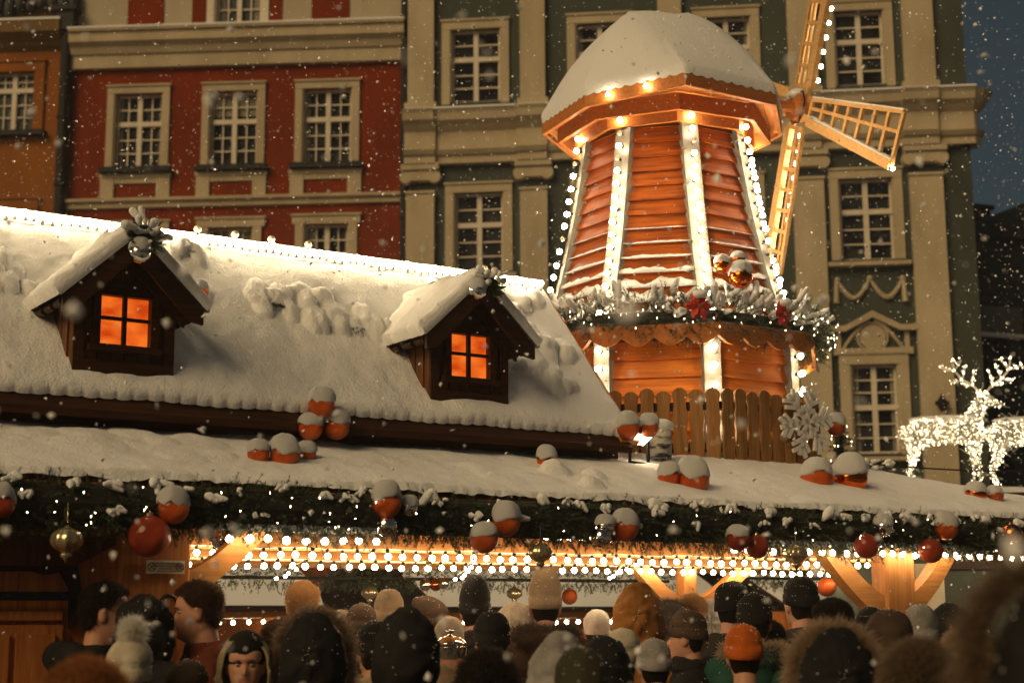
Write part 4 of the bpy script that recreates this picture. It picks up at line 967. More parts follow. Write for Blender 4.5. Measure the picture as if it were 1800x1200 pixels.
G3 = 'baubles on the steep roof and its fascia'
for (x, y, px, kind, sn_, lab, v) in (
    (565, 712, 47, 'glit', 0, 'top bauble of the trio on the dark fascia', .70), (546, 752, 44, 'glit', 2, 'lower left bauble of the trio on the dark fascia', .73), (592, 750, 46, 'glit', 1, 'lower right bauble of the trio on the dark fascia', .72),
    (1104, 752, 40, 'glit', 1, 'left bauble of the pair at the roof corner by the fence', .70), (1140, 751, 36, 'glit', 0, 'right bauble of the pair at the roof corner by the fence', .72),
    (352, 512, 30, 'glit', 0, 'orange bauble with snow peeking out behind the left dormer', 1.35),
    (1470, 750, 34, 'glit', 1, 'orange bauble with snow behind the right end of the fence', 1.30)):
    P = onv(x, y, v); Z_ = (P-Vector((0, 0, CZ))).dot(_fw); bauble(P, px/2*Z_/FPX, kind, lab, G3, sn_)
for (x, y, px, kind, sn_, lab) in ((1270, 465, 30, 'shiny', 2, 'left small ball of the trio on the windmill wall'), (1298, 458, 28, 'shiny', 2, 'upper small ball of the trio on the windmill wall'), (1302, 487, 42, 'shiny', 0, 'largest shiny ball of the trio on the windmill wall')):
    P = onv(x, y, VC-.92 if px < 40 else VC-.98); Z_ = (P-Vector((0, 0, CZ))).dot(_fw); bauble(P, px/2*Z_/FPX, kind, lab, 'balls on the windmill wall', sn_)
# silver baubles and fir tufts on the dormer gables
def tuft(P, seed, label, s=1.0):
    random.seed(seed); t = empty('fir_tuft', P, AR, label, 'fir decoration'); tw = []; s_ = MB()
    for i in range(80):
        a = random.uniform(0, 2*math.pi); d = Vector((math.cos(a)*.8, -.35+.4*math.sin(a), math.sin(a)*.9+.25)); L = random.uniform(.06, .17)*s; tw.append(((0, -.02, 0), tuple(d), L*1.2)); tw.append((tuple(d.normalized()*L*.5), tuple(d+Vector((random.uniform(-.6, .6), 0, random.uniform(-.4, .6)))), L*.6))
    for i in range(17):
        a = .1+(math.pi-.2)*((i*.618+.13*random.random()) % 1); L = random.uniform(.05, .20)*s; c = Vector((math.cos(a)*L+random.uniform(-.03, .03), -.05+.04*math.sin(i*2.1), math.sin(a)*L*.95+random.uniform(-.03, .03))); r_ = random.uniform(.014, .032)*s; s_.cap(c*.62+Vector((0, -.02, .02)), c+Vector((random.uniform(-.02, .02), 0, .01)), r_*.8, r_*1.1, 10)
    link('needles', needle_mesh(tw, .026, 420, .004), t); link('twigs', twig_mesh(tw), t); s_.build('snow', M['snow'], t, True); return t
tuft(W(-.02, .66, 3.58), 31, 'snowy fir tuft on the gable top of the left dormer', .72); tuft(W(2.08, .66, 3.57), 37, 'snowy fir tuft on the gable top of the right dormer', .62)
P = onv(246, 445, .60); bauble(P, .055, 'silver', 'mirror silver bauble with snow hanging on the left dormer', 'silver baubles on the dormers', 1)
P = onv(840, 511, .60); bauble(P, .052, 'silver', 'mirror silver bauble with snow hanging on the right dormer', 'silver baubles on the dormers', 1)
# sprigs poking out of the snow lumps on the steep roof
for (u_, v_, sd) in ((1.30, 1.29, 1), (1.52, 1.27, 2), (1.05, 1.375, 3), (.60, 1.66, 4)):
    random.seed(sd); z_ = 2.775+1.12*(v_-.8)+.05; t = empty('fir_sprig', W(u_, v_-.05, z_), AR, ['dark fir sprig showing under the middle snow lumps', 'dark fir sprig showing under the right snow lumps', 'dark fir sprig under the left snow lump', 'small dark sprig high on the steep roof near the ridge'][sd-1], 'fir decoration', 'fir sprigs under snow on the steep roof')
    tw = [((0, 0, 0), (random.uniform(-1, 1), -.5, random.uniform(-.5, .15)), random.uniform(.03, .06)) for i in range(12)]; link('needles', needle_mesh(tw, .02, 400, .004), t)
# hanging finials
fb = MB(); fb.lathe([(.05, 1.05), (.12, 1.0), (.2, .9), (.5, .80), (.78, .62), (.95, .38), (1.0, .12), (.94, -.12), (.74, -.34), (.46, -.52), (.30, -.62), (.36, -.72), (.33, -.86), (.16, -1.0), (.03, -1.25)], 48, flute=.05, nf=10, twist=.4); FBM = fb.mesh('finial', M['gold'], True)
for (x, y, px, v, lab) in ((117, 950, 58, -.2, 'twisted champagne finial in front of the closed wooden bay'), (950, 972, 42, -.2, 'twisted champagne finial above the tall beige hat'), (1399, 974, 42, -.2, 'twisted champagne finial left of the right brace'),
                        (650, 1042, 30, 3.15, 'pale finial hanging at the far eave left of the middle'), (904, 1043, 27, 3.15, 'pale finial hanging at the far eave beside the tall beige hat'), (753, 986, 16, 2.1, 'tiny pale finial hanging from the second beam'), (1634, 1022, 32, .6, 'pale finial hanging beyond the thick right post')):
    P = onv(x, y, v); Z_ = (P-Vector((0, 0, CZ))).dot(_fw); r_ = px/2*Z_/FPX; o = link('finial', FBM, None, P-Vector((0, 0, r_*.1)), (0, 0, random.uniform(0, 3)), r_); tag(o, lab, 'ornament', 'twisted finials hanging round the stall')
    b = MB(); b.tube([(0, 0, 1.2), (0, 0, 4.0 if v > 1 else 2.4)], .03, 4); b.build('cord', M['gold'], o)
for (x, y, px, v, kind, lab) in ((1001, 1048, 28, 3.1, 'glit', 'orange ball hanging at the far eave right of the tall beige hat'), (748, 1027, 22, 3.1, 'silver', 'small silver ball of the cluster at the far eave'), (766, 1027, 22, 3.1, 'shiny', 'small coppery ball of the cluster at the far eave'), (779, 1025, 20, 3.05, 'silver', 'smallest silver ball of the cluster at the far eave'), (1453, 1031, 34, 1.4, 'glit', 'orange ball hanging left of the right brace'), (1647, 1001, 30, .6, 'glit', 'orange ball hanging above the pale finial beyond the right post'), (387, 947, 34, .55, 'silver', 'dark ball under the roof beside the left brace')):
    P = onv(x, y, v); Z_ = (P-Vector((0, 0, CZ))).dot(_fw); o = bauble(P, px/2*Z_/FPX, kind, lab, 'baubles hanging under the stall roof'); b = MB(); b.tube([(0, 0, 1.1), (0, 0, 4)], .03, 4); b.build('cord', M['gold'], o)
# poinsettias
def pflower(P, r, rz, label):
    t = empty('poinsettia', P, rz, label, 'flower', 'red flowers on the windmill garland'); random.seed(int(P.x*100)); b = MB()
    for ring, n, ln in ((0, 6, 1.0), (1, 5, .7)):
        for i in range(n):
            a = 2*math.pi*i/n+ring*.5; d = Vector((math.cos(a), -.10-.25*ring, math.sin(a))); s = Vector((-math.sin(a), 0, math.cos(a))); L = r*ln
            pts = [Vector((0, -.01*ring, 0)), d*L*.45+s*L*.30, d*L*.75+s*L*.22+Vector((0, .012, 0)), d*L, d*L*.75-s*L*.22+Vector((0, .012, 0)), d*L*.45-s*L*.30]; c = d*L*.5+Vector((0, -.014, 0)); b.add([*pts, c], [(k, (k+1) % 6, 6) for k in range(6)])
    b.build('petals', M['poinsettia'], t, fix=False); b = MB(); [b.sphere((.008*math.cos(i*1.3), -.02, .008*math.sin(i*1.3)), .006, 6, 4) for i in range(5)]; b.build('centre', M['gold'], t)
    b = MB(); blob(b, (0, -.015, r*.75), r*.55, 3, .5); b.build('snow', M['snow'], t, True)
pflower(onv(1228, 538, VC-1.34), .105, AR-.2, 'red poinsettia with snow on the garland above the middle light strip'); pflower(onv(1375, 552, VC-1.32), .105, AR+.3, 'red poinsettia on the garland near the right light strip')
# a string of small lights near the fence: little lit spruce top
t = empty('lit_spruce', onv(1478, 770, 1.5)-Vector((0, 0, .25)), 0, 'small spruce top with fairy lights behind the right end of the fence', 'tree'); tw = []; random.seed(9)
for i in range(160):
    z_ = random.uniform(0, .42); a = random.uniform(0, 6.28); L = .16*(1-z_/.5); tw.append(((0, 0, z_), (math.cos(a), math.sin(a), -.1), L))
link('crown', needle_mesh(tw, .03, 200, .004), t); b = MB(); b.tube([(0, 0, -.3), (0, 0, .42)], [.02, .006], 6); b.build('trunk', M['twig'], t)
for i in range(26): z_ = random.uniform(0, .4); a = random.uniform(0, 6.28); L = .15*(1-z_/.5); link('fairy_light', FM, t, (math.cos(a)*L, math.sin(a)*L, z_), (0, 0, 0), 1.2)
# cable across the roofs
cb = MB(); P0, P1 = W(5.30, 1.02, 2.74), W(7.35, 1.02, 2.76); cb.tube([P0+(P1-P0)*(i/12)-Vector((0, 0, .02*math.sin(math.pi*i/12))) for i in range(13)], .006, 5); tag(cb.build('cable', M['rust']), 'thin cable strung across in front of the glowing deer', 'cable')
sb_ = MB(); random.seed(2)
for i in range(40): p = P0+(P1-P0)*random.uniform(-.02, .25)+Vector((0, random.uniform(-.04, .04), random.uniform(-.05, .02))); blob(sb_, p, random.uniform(.012, .03), i, .6)
tag(sb_.build('snowy_tinsel', M['snow'], None, True), 'snow covered twigs lying by the cable on the roof edge', 'twigs')
for P in (P0, P1):
    pass
# ------------------------------------------------------------------ capsule bodies turned into one skin
def remeshed(b, name, voxel, smooth=2, mats=None, sf=.6):
    me = b.mesh(name+' raw', mats or M['skin'], fix=True); ob = bpy.data.objects.new('tmp', me); col.objects.link(ob)
    m_ = ob.modifiers.new('r', 'REMESH'); m_.mode = 'VOXEL'; m_.voxel_size = voxel; m_.use_smooth_shade = True
    if smooth: s = ob.modifiers.new('s', 'SMOOTH'); s.iterations = smooth; s.factor = sf
    dg = bpy.context.evaluated_depsgraph_get(); out = bpy.data.meshes.new_from_object(ob.evaluated_get(dg)); bpy.data.objects.remove(ob); bpy.data.meshes.remove(me); out.name = name
    out.polygons.foreach_set('use_smooth', [True]*len(out.polygons)); return out
# ------------------------------------------------------------------ glowing deer on the kiosk roof behind
def deer_mesh():
    b = MB(); c = b.cap
    c((.16, 0, .80), (.70, 0, .82), .155, .165, 14); c((.05, 0, .78), (.16, 0, .80), .12, .16, 14)
    for (x, s_) in ((.10, 1), (.08, -1)):
        y = .09*s_; c((x, y, .74), (x-.03, y, .50), .10, .055); c((x-.03, y, .50), (x-.09, y, .36), .055, .035); c((x-.09, y, .36), (x-.02, y, .03), .033, .026)
    for (x, s_) in ((.74, 1), (.78, -1)):
        y = .08*s_; c((x, y, .74), (x+.01, y, .42), .075, .038); c((x+.01, y, .42), (x+.0, y, .03), .036, .026)
    c((.74, 0, .88), (.90, 0, 1.18), .12, .07); c((.90, 0, 1.20), (1.08, 0, 1.10), .068, .036); c((.86, .05, 1.24), (.80, .12, 1.30), .028, .012); c((.86, -.05, 1.24), (.80, -.12, 1.30), .028, .012)
    c((-.05, 0, .84), (-.10, 0, .76), .045, .03)
    me = remeshed(b, 'deer body', .05, 1, M['wirewhite']); bm_ = bmesh.new(); bm_.from_mesh(me); pts = [v.co.copy() for v in bm_.verts]
    bmesh.ops.wireframe(bm_, faces=bm_.faces[:], thickness=.008, use_replace=True, use_boundary=True, use_even_offset=False); out = bpy.data.meshes.new('deer wire'); bm_.to_mesh(out); bm_.free(); out.materials.clear(); out.materials.append(M['wirewhite']); return out, pts
M['wirewhite'] = mat('white wire', (.8, .78, .7), (.7, .68, .6), .5, bump=0)
DW, DP = deer_mesh()
def antler(b, sg):
    o = Vector((.90+.03*sg, 0, 1.25)); main = [o, o+Vector((.09*sg, .03, .10)), o+Vector((.20*sg, .05, .17)), o+Vector((.29*sg, .02, .28)), o+Vector((.30*sg, -.04, .40))]; b.tube(main, .013, 6); P_ = [*main]
    for i, d in ((1, (-.03, .02, .16)), (2, (-.05, .06, .17)), (3, (.15, .04, .05)), (2, (.12, -.04, -.03)), (1, (.10, -.04, .0)), (3, (-.09, .03, .13))):
        q = main[i]+Vector((d[0]*sg, d[1], d[2])); b.tube([main[i], (main[i]+q)/2+Vector((0, 0, -.015)), q], .011, 6); P_ += [q, (main[i]+q)/2]
    return P_
AM = MB(); AP = antler(AM, 1)+antler(AM, -1); AMM = AM.mesh('antlers', M['wirewhite'])
DL = bulb_mesh('deer light', M['deer_light'], .0050, .005); DL.materials[1] = M['deer_light']
def deer(P, rz, s, seed, label):
    random.seed(seed); r = empty('reindeer', P, rz, label, 'light figure', 'glowing wire reindeer', scale=s); link('body', DW, r); a = link('antlers', AMM, r)
    pts = random.sample(DP, min(len(DP), 900)); near = sorted(pts, key=lambda p: p.y)[:]
    for p in random.sample(near[:len(near)//2], 70): q = p*1.0+Vector((random.uniform(-.02, .02), -.015, random.uniform(-.02, .02))); link('fairy_light', DL, r, q, (0, 0, 0), random.uniform(.9, 1.6))
    for k, p in enumerate(AP):
        if k < 26: link('fairy_light', DL, a, p+Vector((random.uniform(-.01, .01), -.015, 0)), (0, 0, 0), 1.3)
    b = MB()
    for p in pts[:760]: b.sphere(p+Vector((random.uniform(-.03, .03), random.uniform(-.02, .02), random.uniform(-.03, .03))), .0042, 5, 4)
    for p in AP:
        for k in range(3): b.sphere(p+Vector((random.uniform(-.03, .03), random.uniform(-.02, .02), random.uniform(-.03, .03))), .0045, 5, 4)
    tag(b.build('light_net', M['deer_light'], r), kind='stuff')
    b = MB()
    for i in range(170):
        p = random.choice(pts); q = p+Vector((random.uniform(-.12, .12), random.uniform(-.06, .02), random.uniform(-.12, .12))); b.tube([p, (p+q)/2+Vector((0, -.02, -.01)), q], .003, 3)
    tag(b.build('light_wire', M['wirewhite'], r), kind='stuff'); b = MB(); b.sphere((.42, 0, .955), (.40, .10, .035), 20, 8, fn=lambda q: 1+.15*noise.noise(q*3)); b.build('snow', M['snow'], r, True); return r
hut = empty('market_kiosk', (3.6, 17.6, 0), 0, 'dark green kiosk under the glowing deer behind the stall', 'kiosk')
b = MB(); b.box(0, 5.2, 0, 3.2, 0, 2.92); b.build('wall', M['greenwall'], hut); b = MB(); b.box(-.2, 5.4, -.25, 3.4, 2.92, 3.0); b.build('roof', M['wood_dark'], hut); b = MB(); b.grid(lambda a, c: (-.2+5.6*a, -.25+3.65*c, 3.0+(.06+.02*fbm(a*9, c*6))*(1 if .01 < a < .99 and .01 < c < .99 else 0)), 60, 30); b.build('snow', M['snow'], hut, True)
deer((4.82, 19.0, 3.05), R(-10), 1.02, 4, 'glowing wire reindeer with bent head, left of the two'); deer((5.62, 18.3, 2.98), R(-14), .98, 6, 'glowing wire reindeer cut by the right edge of the picture')
# ------------------------------------------------------------------ more stalls beyond
def far_stall(u, v, w, dep, ze, zr, label, lab2, gab=0):
    r = empty('far_stall', W(u, v), AR+gab, label, 'market stall', 'stalls beyond'); b = MB()
    for i in range(int(w/.16)): b.box(.16*i, .16*i+.152, 0, .04, 0, 1.0)
    for x in (0, w-.1): b.box(x, x+.1, -.05, .05, 0, ze)
    b.box(0, .05, 0, dep, 0, ze); b.box(w-.05, w, 0, dep, 0, ze); b.box(0, w, dep-.05, dep, 0, ze); b.box(-.1, w+.1, -.22, -.18, ze-.1, ze+.06); b.box(.0, w, -.3, .1, 1.0, 1.05); b.build('wall', M['wood_bright'], r)
    b = MB(); b.prism([(-.3, ze), (dep/2, zr), (dep+.3, ze), (dep+.3, ze-.04), (dep/2, zr-.05), (-.3, ze-.04)], -.15, w+.15, ax='x'); rf = b.build('roof', M['wood_dark'], r)
    b = MB(); b.grid(lambda a, c: (-.17+(w+.34)*a, -.32+(dep/2+.32)*c, ze+.01+(zr-ze)*c+(.07+.03*fbm(a*6, c*3, u))*(1 if c > .02 else .1)), 50, 16); b.grid(lambda a, c: (-.17+(w+.34)*a, dep+.32-(dep/2+.32)*c, ze+.01+(zr-ze)*c+(.07+.03*fbm(a*6, c*3, u))), 50, 8)
    b.grid(lambda a, c: (-.17 if c < 2 else 0, -.32+(dep/2+.32)*a, ze+(zr-ze)*a+.09*c), 20, 2); b.build('snow', M['snow'], rf, True)
    q = light_string((u+.2, v+.3, ze-.12), (u+w-.2, v+.3, ze-.12), .14, 'row of bulbs in the stall beyond, '+lab2, BM, group='bulb rows in the stalls beyond'); return r
far_stall(5.3, 6.6, 3.4, 2.4, 1.76, 2.5, 'wooden stall with snowy roof seen through the middle of the front stall', 'seen in the middle'); far_stall(1.9, 7.4, 2.2, 2.4, 1.78, 2.6, 'wooden stall with snowy roof seen through the left of the front stall', 'seen at the left'); far_stall(9.6, 6.2, 3.0, 2.2, 1.72, 2.4, 'wooden stall with snowy roof beyond the right post', 'past the right post')
# kiosk with sign to the right
kk = empty('sign_kiosk', (2.75, 11.2, 0), R(8), 'green kiosk wall with a pale notice board beyond the right post', 'kiosk')
b = MB(); b.box(0, 3.6, 0, 1.5, 0, 2.35); b.build('wall', M['greenwall'], kk); b = MB(); b.box(.09, .30, -.03, 0, 1.35, 2.02); b.build('notice_board', mat('notice paper', (.62, .58, .42), (.5, .46, .32), .7, bump=0), kk)
b = MB(); b.box(.30, 1.5, -.06, -.002, 1.98, 2.16); sg_ = b.build('sign_board', M['wood_blk'], kk)
def text(s, size, m, parent, loc, rot, ext=.002, bold=False):
    c = bpy.data.curves.new('letters', 'FONT'); c.body = s; c.size = size; c.extrude = ext; c.align_x = 'CENTER'; c.align_y = 'CENTER'; c.offset = .0012 if bold else 0
    t = bpy.data.objects.new('tmp', c); col.objects.link(t); dg = bpy.context.evaluated_depsgraph_get(); me = bpy.data.meshes.new_from_object(t.evaluated_get(dg)); bpy.data.objects.remove(t); me.materials.clear(); me.materials.append(m); return link('lettering', me, parent, loc, rot)
text('RYN', .11, M['creamw'], sg_, (.52, -.064, 2.07), (R(90), 0, 0), bold=True)
# no smoking plate on the left post and horseshoe
P = onv(291, 996, .045); pl_ = empty('no_smoking_plate', P, AR, 'small pale no smoking plate screwed to the left post', 'sign'); b = MB(); b.box(-.092, .092, -.004, .004, -.030, .030); b.build('plate', mat('cream plastic', (.90, .80, .55), (.84, .74, .5), .4, bump=0), pl_)
ink = mat('sign ink', (.16, .06, .02), None, .6, bump=0)
for (s, z, sz) in (('ZAKAZ PALENIA', .017, .018), ('WYROBÓW TYTONIOWYCH', .003, .0095), ('I PAPIEROSÓW', -.008, .0095), ('ELEKTRONICZNYCH', -.019, .0095)): text(s, sz, ink, pl_, (0, -.006, z), (R(90), 0, 0), .0004)
b = MB()
for sx_ in (-.068, .068):
    b.tube([(sx_+.019*math.cos(i*math.pi/10), -.005, .019*math.sin(i*math.pi/10)) for i in range(21)], .0018, 5); b.beam((sx_-.013, -.005, .013), (sx_+.013, -.005, -.013), .002, .003, (0, 1, 0)); b.beam((sx_-.009, -.005, -.008), (sx_+.009, -.005, .008), .003, .003, (0, 1, 0))
b.build('symbols', ink, pl_)
P = onv(297, 1065, .04); hs = MB(); hs.M = Matrix.Rotation(R(-8), 4, 'Y'); hs.tube([(.042*math.sin(a)*(1.0), 0, .050*math.cos(a)) for a in [R(-150+300*i/20) for i in range(21)]], [.007+.003*math.sin(math.pi*i/20) for i in range(21)], 6); o = hs.build('horseshoe', M['rust'], None, True, loc=P, rot=(0, 0, AR)); tag(o, 'rusty horseshoe hung on the left post', 'horseshoe')
# serving table and urn inside
tb = empty('serving_table', W(2.2, 1.35), AR, 'tall wooden serving table under the bulb strings', 'table')
b = MB(); b.box(-.5, .9, -.25, .3, 1.40, 1.44); b.build('tabletop', M['wood_bright'], tb)
for x in (-.45, .82):
    for y in (-.2, .24): b = MB(); b.box(x, x+.05, y, y+.05, 0, 1.40); b.build('leg', M['wood_bright'], tb)
P = at(791, 1135, 8.6); ur = empty('soup_pot', (P.x, P.y, 1.44), 0, 'round metal soup pot with lid on the serving table', 'pot'); b = MB(); b.lathe([(.06, 0), (.085, .01), (.09, .06), (.095, .065), (.09, .07)], 24); b.build('pot', M['ball_silver'], ur, True)
b = MB(); b.lathe([(.092, .07), (.088, .09), (.06, .115), (.02, .125), (.012, .13), (.012, .14), (.022, .145), (.02, .155), (.003, .158)], 24); b.build('lid', M['ball_silver'], ur, True)
# ------------------------------------------------------------------ people
HZ = [-.02, 0, .012, .03, .048, .062, .078, .10, .122, .142, .17, .195, .213, .226, .233]
HF = [.050, .074, .090, .088, .087, .086, .083, .084, .083, .091, .086, .072, .052, .028, .004]
HB = [.050, .052, .058, .070, .078, .083, .088, .094, .098, .100, .099, .088, .066, .036, .004]
HW = [.040, .044, .050, .058, .064, .067, .070, .074, .077, .078, .078, .070, .052, .029, .004]
def head_part(b, o, grow=0.0, zmin=-.02, face=True, keep=None):
    nz, nt_ = 60, 64; v = []; f = []; zs__ = [zmin+(.2335-zmin)*(i/(nz-1))**.9 if i < nz-1 else .2335 for i in range(nz)]
    for z in zs__:
        F_, B_, W_ = (float(np.interp(z, HZ, a)) for a in (HF, HB, HW))
        for k in range(nt_):
            a = 2*math.pi*k/nt_; c, s = math.cos(a), math.sin(a); cc = abs(c)**.86*(1 if c >= 0 else -1); ss = abs(s)**.9*(1 if s >= 0 else -1)
            x = (F_ if c > 0 else B_)*cc; y = W_*ss
            if face and c > 0:
                g = lambda zc, zr, yr, y0=0: math.exp(-((z-zc)/zr)**2-((abs(y)-y0)/yr)**2)
                nose = .030*math.exp(-((z-.083)/(.016 if z < .083 else .030))**2)*math.exp(-(y/(.013 if z < .1 else .009))**2)
                x += nose+.006*g(.078, .008, .008, .013)-.011*g(.116, .012, .015, .031)+.005*g(.138, .008, .03)+.007*g(.057, .0055, .022)+.007*g(.043, .006, .019)-.004*g(.050, .003, .024)+.005*g(.010, .012, .018)+.004*g(.085, .02, .018, .045)-.004*g(.066, .004, .012)
            k2 = 1+grow/.08; v.append((o[0]+x*k2, o[1]+y*k2, o[2]+z+(grow if z > .2 else grow*max(0, (z-.1)/.1))))
    for i in range(nz-1):
        for k in range(nt_): a, c = i*nt_+k, i*nt_+(k+1) % nt_; f.append((a, c, c+nt_, a+nt_))
    f.append(tuple(range(nt_-1, -1, -1))); f.append(tuple((nz-1)*nt_+k for k in range(nt_)))
    if keep: f = [q for q in f if keep(sum((Vector(v[i]) for i in q), Vector())/len(q))]
    b.add(v, f)
HO = (.035, 0, 1.517)
def hand(b, wr, d, s, up=Vector((0, 0, 1))):
    d = Vector(d).normalized(); sd = d.cross(up).normalized(); n = sd.cross(d); wr = Vector(wr)
    b.cap(wr, wr+d*.03, .026, .030); b.cap(wr+d*.03-sd*.018, wr+d*.085-sd*.022, .020, .017); b.cap(wr+d*.03+sd*.018, wr+d*.085+sd*.022, .020, .017)
    for i, (o_, L) in enumerate(((-.030, .066), (-.010, .078), (.011, .072), (.031, .056))):
        p = wr+d*.088+sd*o_; q = p+d*L*.45-n*.006; r_ = q+d*L*.32-n*.026*s; t = r_+d*L*.05-n*.030*s; b.tube([p-d*.01, p, q, r_, t], [.010, .0098, .0092, .0084, .006], 8)
    p = wr+d*.03+sd*.03*(-s); q = p-sd*.03*s+d*.028; b.tube([p, q, q+d*.034-sd*.004*s, q+d*.05], [.013, .0115, .010, .007], 8)
POSE = {  # shoulder, elbow, wrist, hand direction for left (+y) and right (-y)
    'front': [((-.01, .185, 1.385), (.00, .255, 1.11), (.22, .13, 1.10), (1, -.4, .1)), ((-.01, -.185, 1.385), (.00, -.255, 1.11), (.22, -.13, 1.10), (1, .4, .1))],
    'down': [((-.01, .185, 1.385), (-.04, .245, 1.10), (.05, .25, .86), (.2, 0, -1)), ((-.01, -.185, 1.385), (-.04, -.245, 1.10), (.05, -.25, .86), (.2, 0, -1))],
    'raise': [((-.01, .185, 1.385), (.10, .27, 1.14), (.24, .15, 1.36), (.25, -.35, 1)), ((-.01, -.185, 1.385), (.00, -.255, 1.11), (.22, -.13, 1.10), (1, .4, .1))]}
def body_mesh(pose):
    b = MB(); head_part(b, HO)
    for s in (-1, 1):
        b.sphere((.028, .078*s, 1.517+.103), (.020, .012, .033), 10, 8); b.sphere((.033, .084*s, 1.517+.120), (.014, .009, .013), 8, 6)
    b.cap((-.01, 0, 1.40), (.012, 0, 1.56), .062, .056, 14); b.cap((-.015, 0, 1.37), (-.01, 0, 1.43), .10, .07, 14)
    b.cap((0, .075, 1.30), (0, -.075, 1.30), .115, .115, 14); b.cap((0, .13, 1.375), (0, -.13, 1.375), .068, .068); b.cap((.0, .05, 1.10), (0, -.05, 1.10), .115, .115, 14); b.cap((0, .07, .95), (0, -.07, .95), .12, .12, 14)
    b.cap((0, 0, .95), (0, 0, 1.32), .125, .12, 14)
    for s, (sh, el, wr, hd) in zip((1, -1), POSE[pose]): b.cap(sh, el, .052, .040); b.cap(el, wr, .040, .027); hand(b, wr, hd, s)
    for s in (1, -1):
        b.cap((0, .085*s, .93), (.015, .10*s, .50), .090, .058); b.cap((.015, .10*s, .50), (-.02, .105*s, .09), .058, .040); b.cap((-.03, .105*s, .05), (.15, .12*s, .035), .045, .035)
    me = remeshed(b, 'body '+pose, .0075, 1, M['skin'], .4); me.materials.append(M['trouser']); me.materials.append(M['boot']); me.materials.append(M['lip'])
    for p in me.polygons:
        c = p.center; p.material_index = 2 if c.z < .13 else (1 if c.z < .98 else 0)
        if c.x > .095 and abs(c.y) < .026 and 1.517+.037 < c.z < 1.517+.063 and not (1.517+.064 < c.z): p.material_index = 3
    return me
BODY = {k: body_mesh(k) for k in POSE}
def coat_mesh(pose, kind):
    b = MB(); g = {'coat': .035, 'puffer': .055, 'parka': .048}[kind]
    b.cap((-.01, .10, 1.30), (-.01, -.10, 1.30), .115+g, .115+g, 16); b.cap((-.015, .14, 1.375), (-.015, -.14, 1.375), .062+g, .062+g, 14)
    b.cap((0, .06, 1.10), (0, -.06, 1.10), .12+g, .12+g, 16); b.cap((0, .075, .90), (0, -.075, .90), .13+g, .13+g, 16); b.cap((0, .07, .78), (0, -.07, .78), .135+g, .135+g, 16); b.cap((-.01, 0, .95), (-.01, 0, 1.36), .14+g, .11+g, 16)
    for (sh, el, wr, hd) in POSE[pose]: sh = Vector(sh)+Vector((0, 0, -.015)); b.cap(sh, el, .055+g*.9, .048+g*.6); b.cap(el, Vector(wr)-Vector(hd).normalized()*.005, .048+g*.6, .034+g*.35)
    n = 18; b.lathe([(.115, 1.39), (.112, 1.47), (.100, 1.505), (.085, 1.505), (.085, 1.40)], n, (-.012, 0, 0))   # collar
    me = remeshed(b, kind+' '+pose, .013, 3, M['skin'])
    for v in me.vertices:
        c = v.co; d = .012*noise.fractal(Vector((c.x*5, c.y*5, c.z*3.2)), 1, 2, 3)+.004*noise.noise(c*26)
        if kind == 'puffer': d += .017*(abs(math.sin(c.z*math.pi/.085))**.5-.6)
        n_ = v.normal; c += n_*d
    me.update(); return me
COAT = {}
def coat(pose, kind):
    if (pose, kind) not in COAT: COAT[(pose, kind)] = coat_mesh(pose, kind)
    return COAT[(pose, kind)]
def dress(name, me, m, parent, **kw):
    o = link(name, me, parent, **kw)
    if not me.materials: me.materials.append(m)
    o.material_slots[0].link = 'OBJECT'; o.material_slots[0].material = m; return o
# hats
HC = Vector((.022, 0, 1.517+.125))
def beanie(h, slouch=0, w=1.0, cuff=True, ribs=0, base=.115, seed=0):
    b = MB(); n = 40; v = []; f = []; prof = []
    z0 = 1.517+base
    if cuff: prof += [(.99, z0-.004), (1.075, z0), (1.085, z0+.03), (1.07, z0+.052), (1.0, z0+.056)]
    else: prof += [(.98, z0-.004), (1.01, z0), (1.0, z0+.05)]
    top = 1.517+.245+h
    for i in range(1, 14):
        t = i/13; z = prof[4 if cuff else 2][1]+(top-(z0+.05))*math.sin(t*math.pi/2); r_ = w*1.03*math.cos(t*math.pi/2)**(.62 if h > .03 else .78); prof.append((max(r_, .02), z))
    for i, (r_, z) in enumerate(prof):
        for k in range(n):
            a = 2*math.pi*k/n; q = 1+.07*noise.noise(Vector((math.cos(a)*1.6, math.sin(a)*1.6, z*11+seed)))+.03*noise.noise(Vector((math.cos(a)*4, math.sin(a)*4, z*30+seed)))+(ribs*math.cos(a*ribsn) if ribs else 0)
            tilt = -(math.cos(a))*0.0; zz = z-.012*math.cos(a)*(-1)*(1 if i < 5 else .3)
            v.append((.018-slouch*max(0, (z-z0)/.15)**2+.104*r_*q*math.cos(a), .0855*r_*q*math.sin(a), zz))
    for i in range(len(prof)-1):
        for k in range(n): a, c = i*n+k, i*n+(k+1) % n; f.append((a, c, c+n, a+n))
    f.append(tuple((len(prof)-1)*n+k for k in range(n))); b.add(v, f); me = b.mesh('beanie', M['skin'], True, fix=True); return me
ribsn = 20
HAT = {'beanie': beanie(.018), 'plain': beanie(.02, cuff=False), 'tall': beanie(.085, .02, 1.02), 'slouch': beanie(.05, .05, 1.05, seed=4), 'knit': beanie(.03, .01, 1.10, ribs=.016, seed=7), 'low': beanie(.02, .0, 1.03, cuff=False, base=.085, seed=3)}
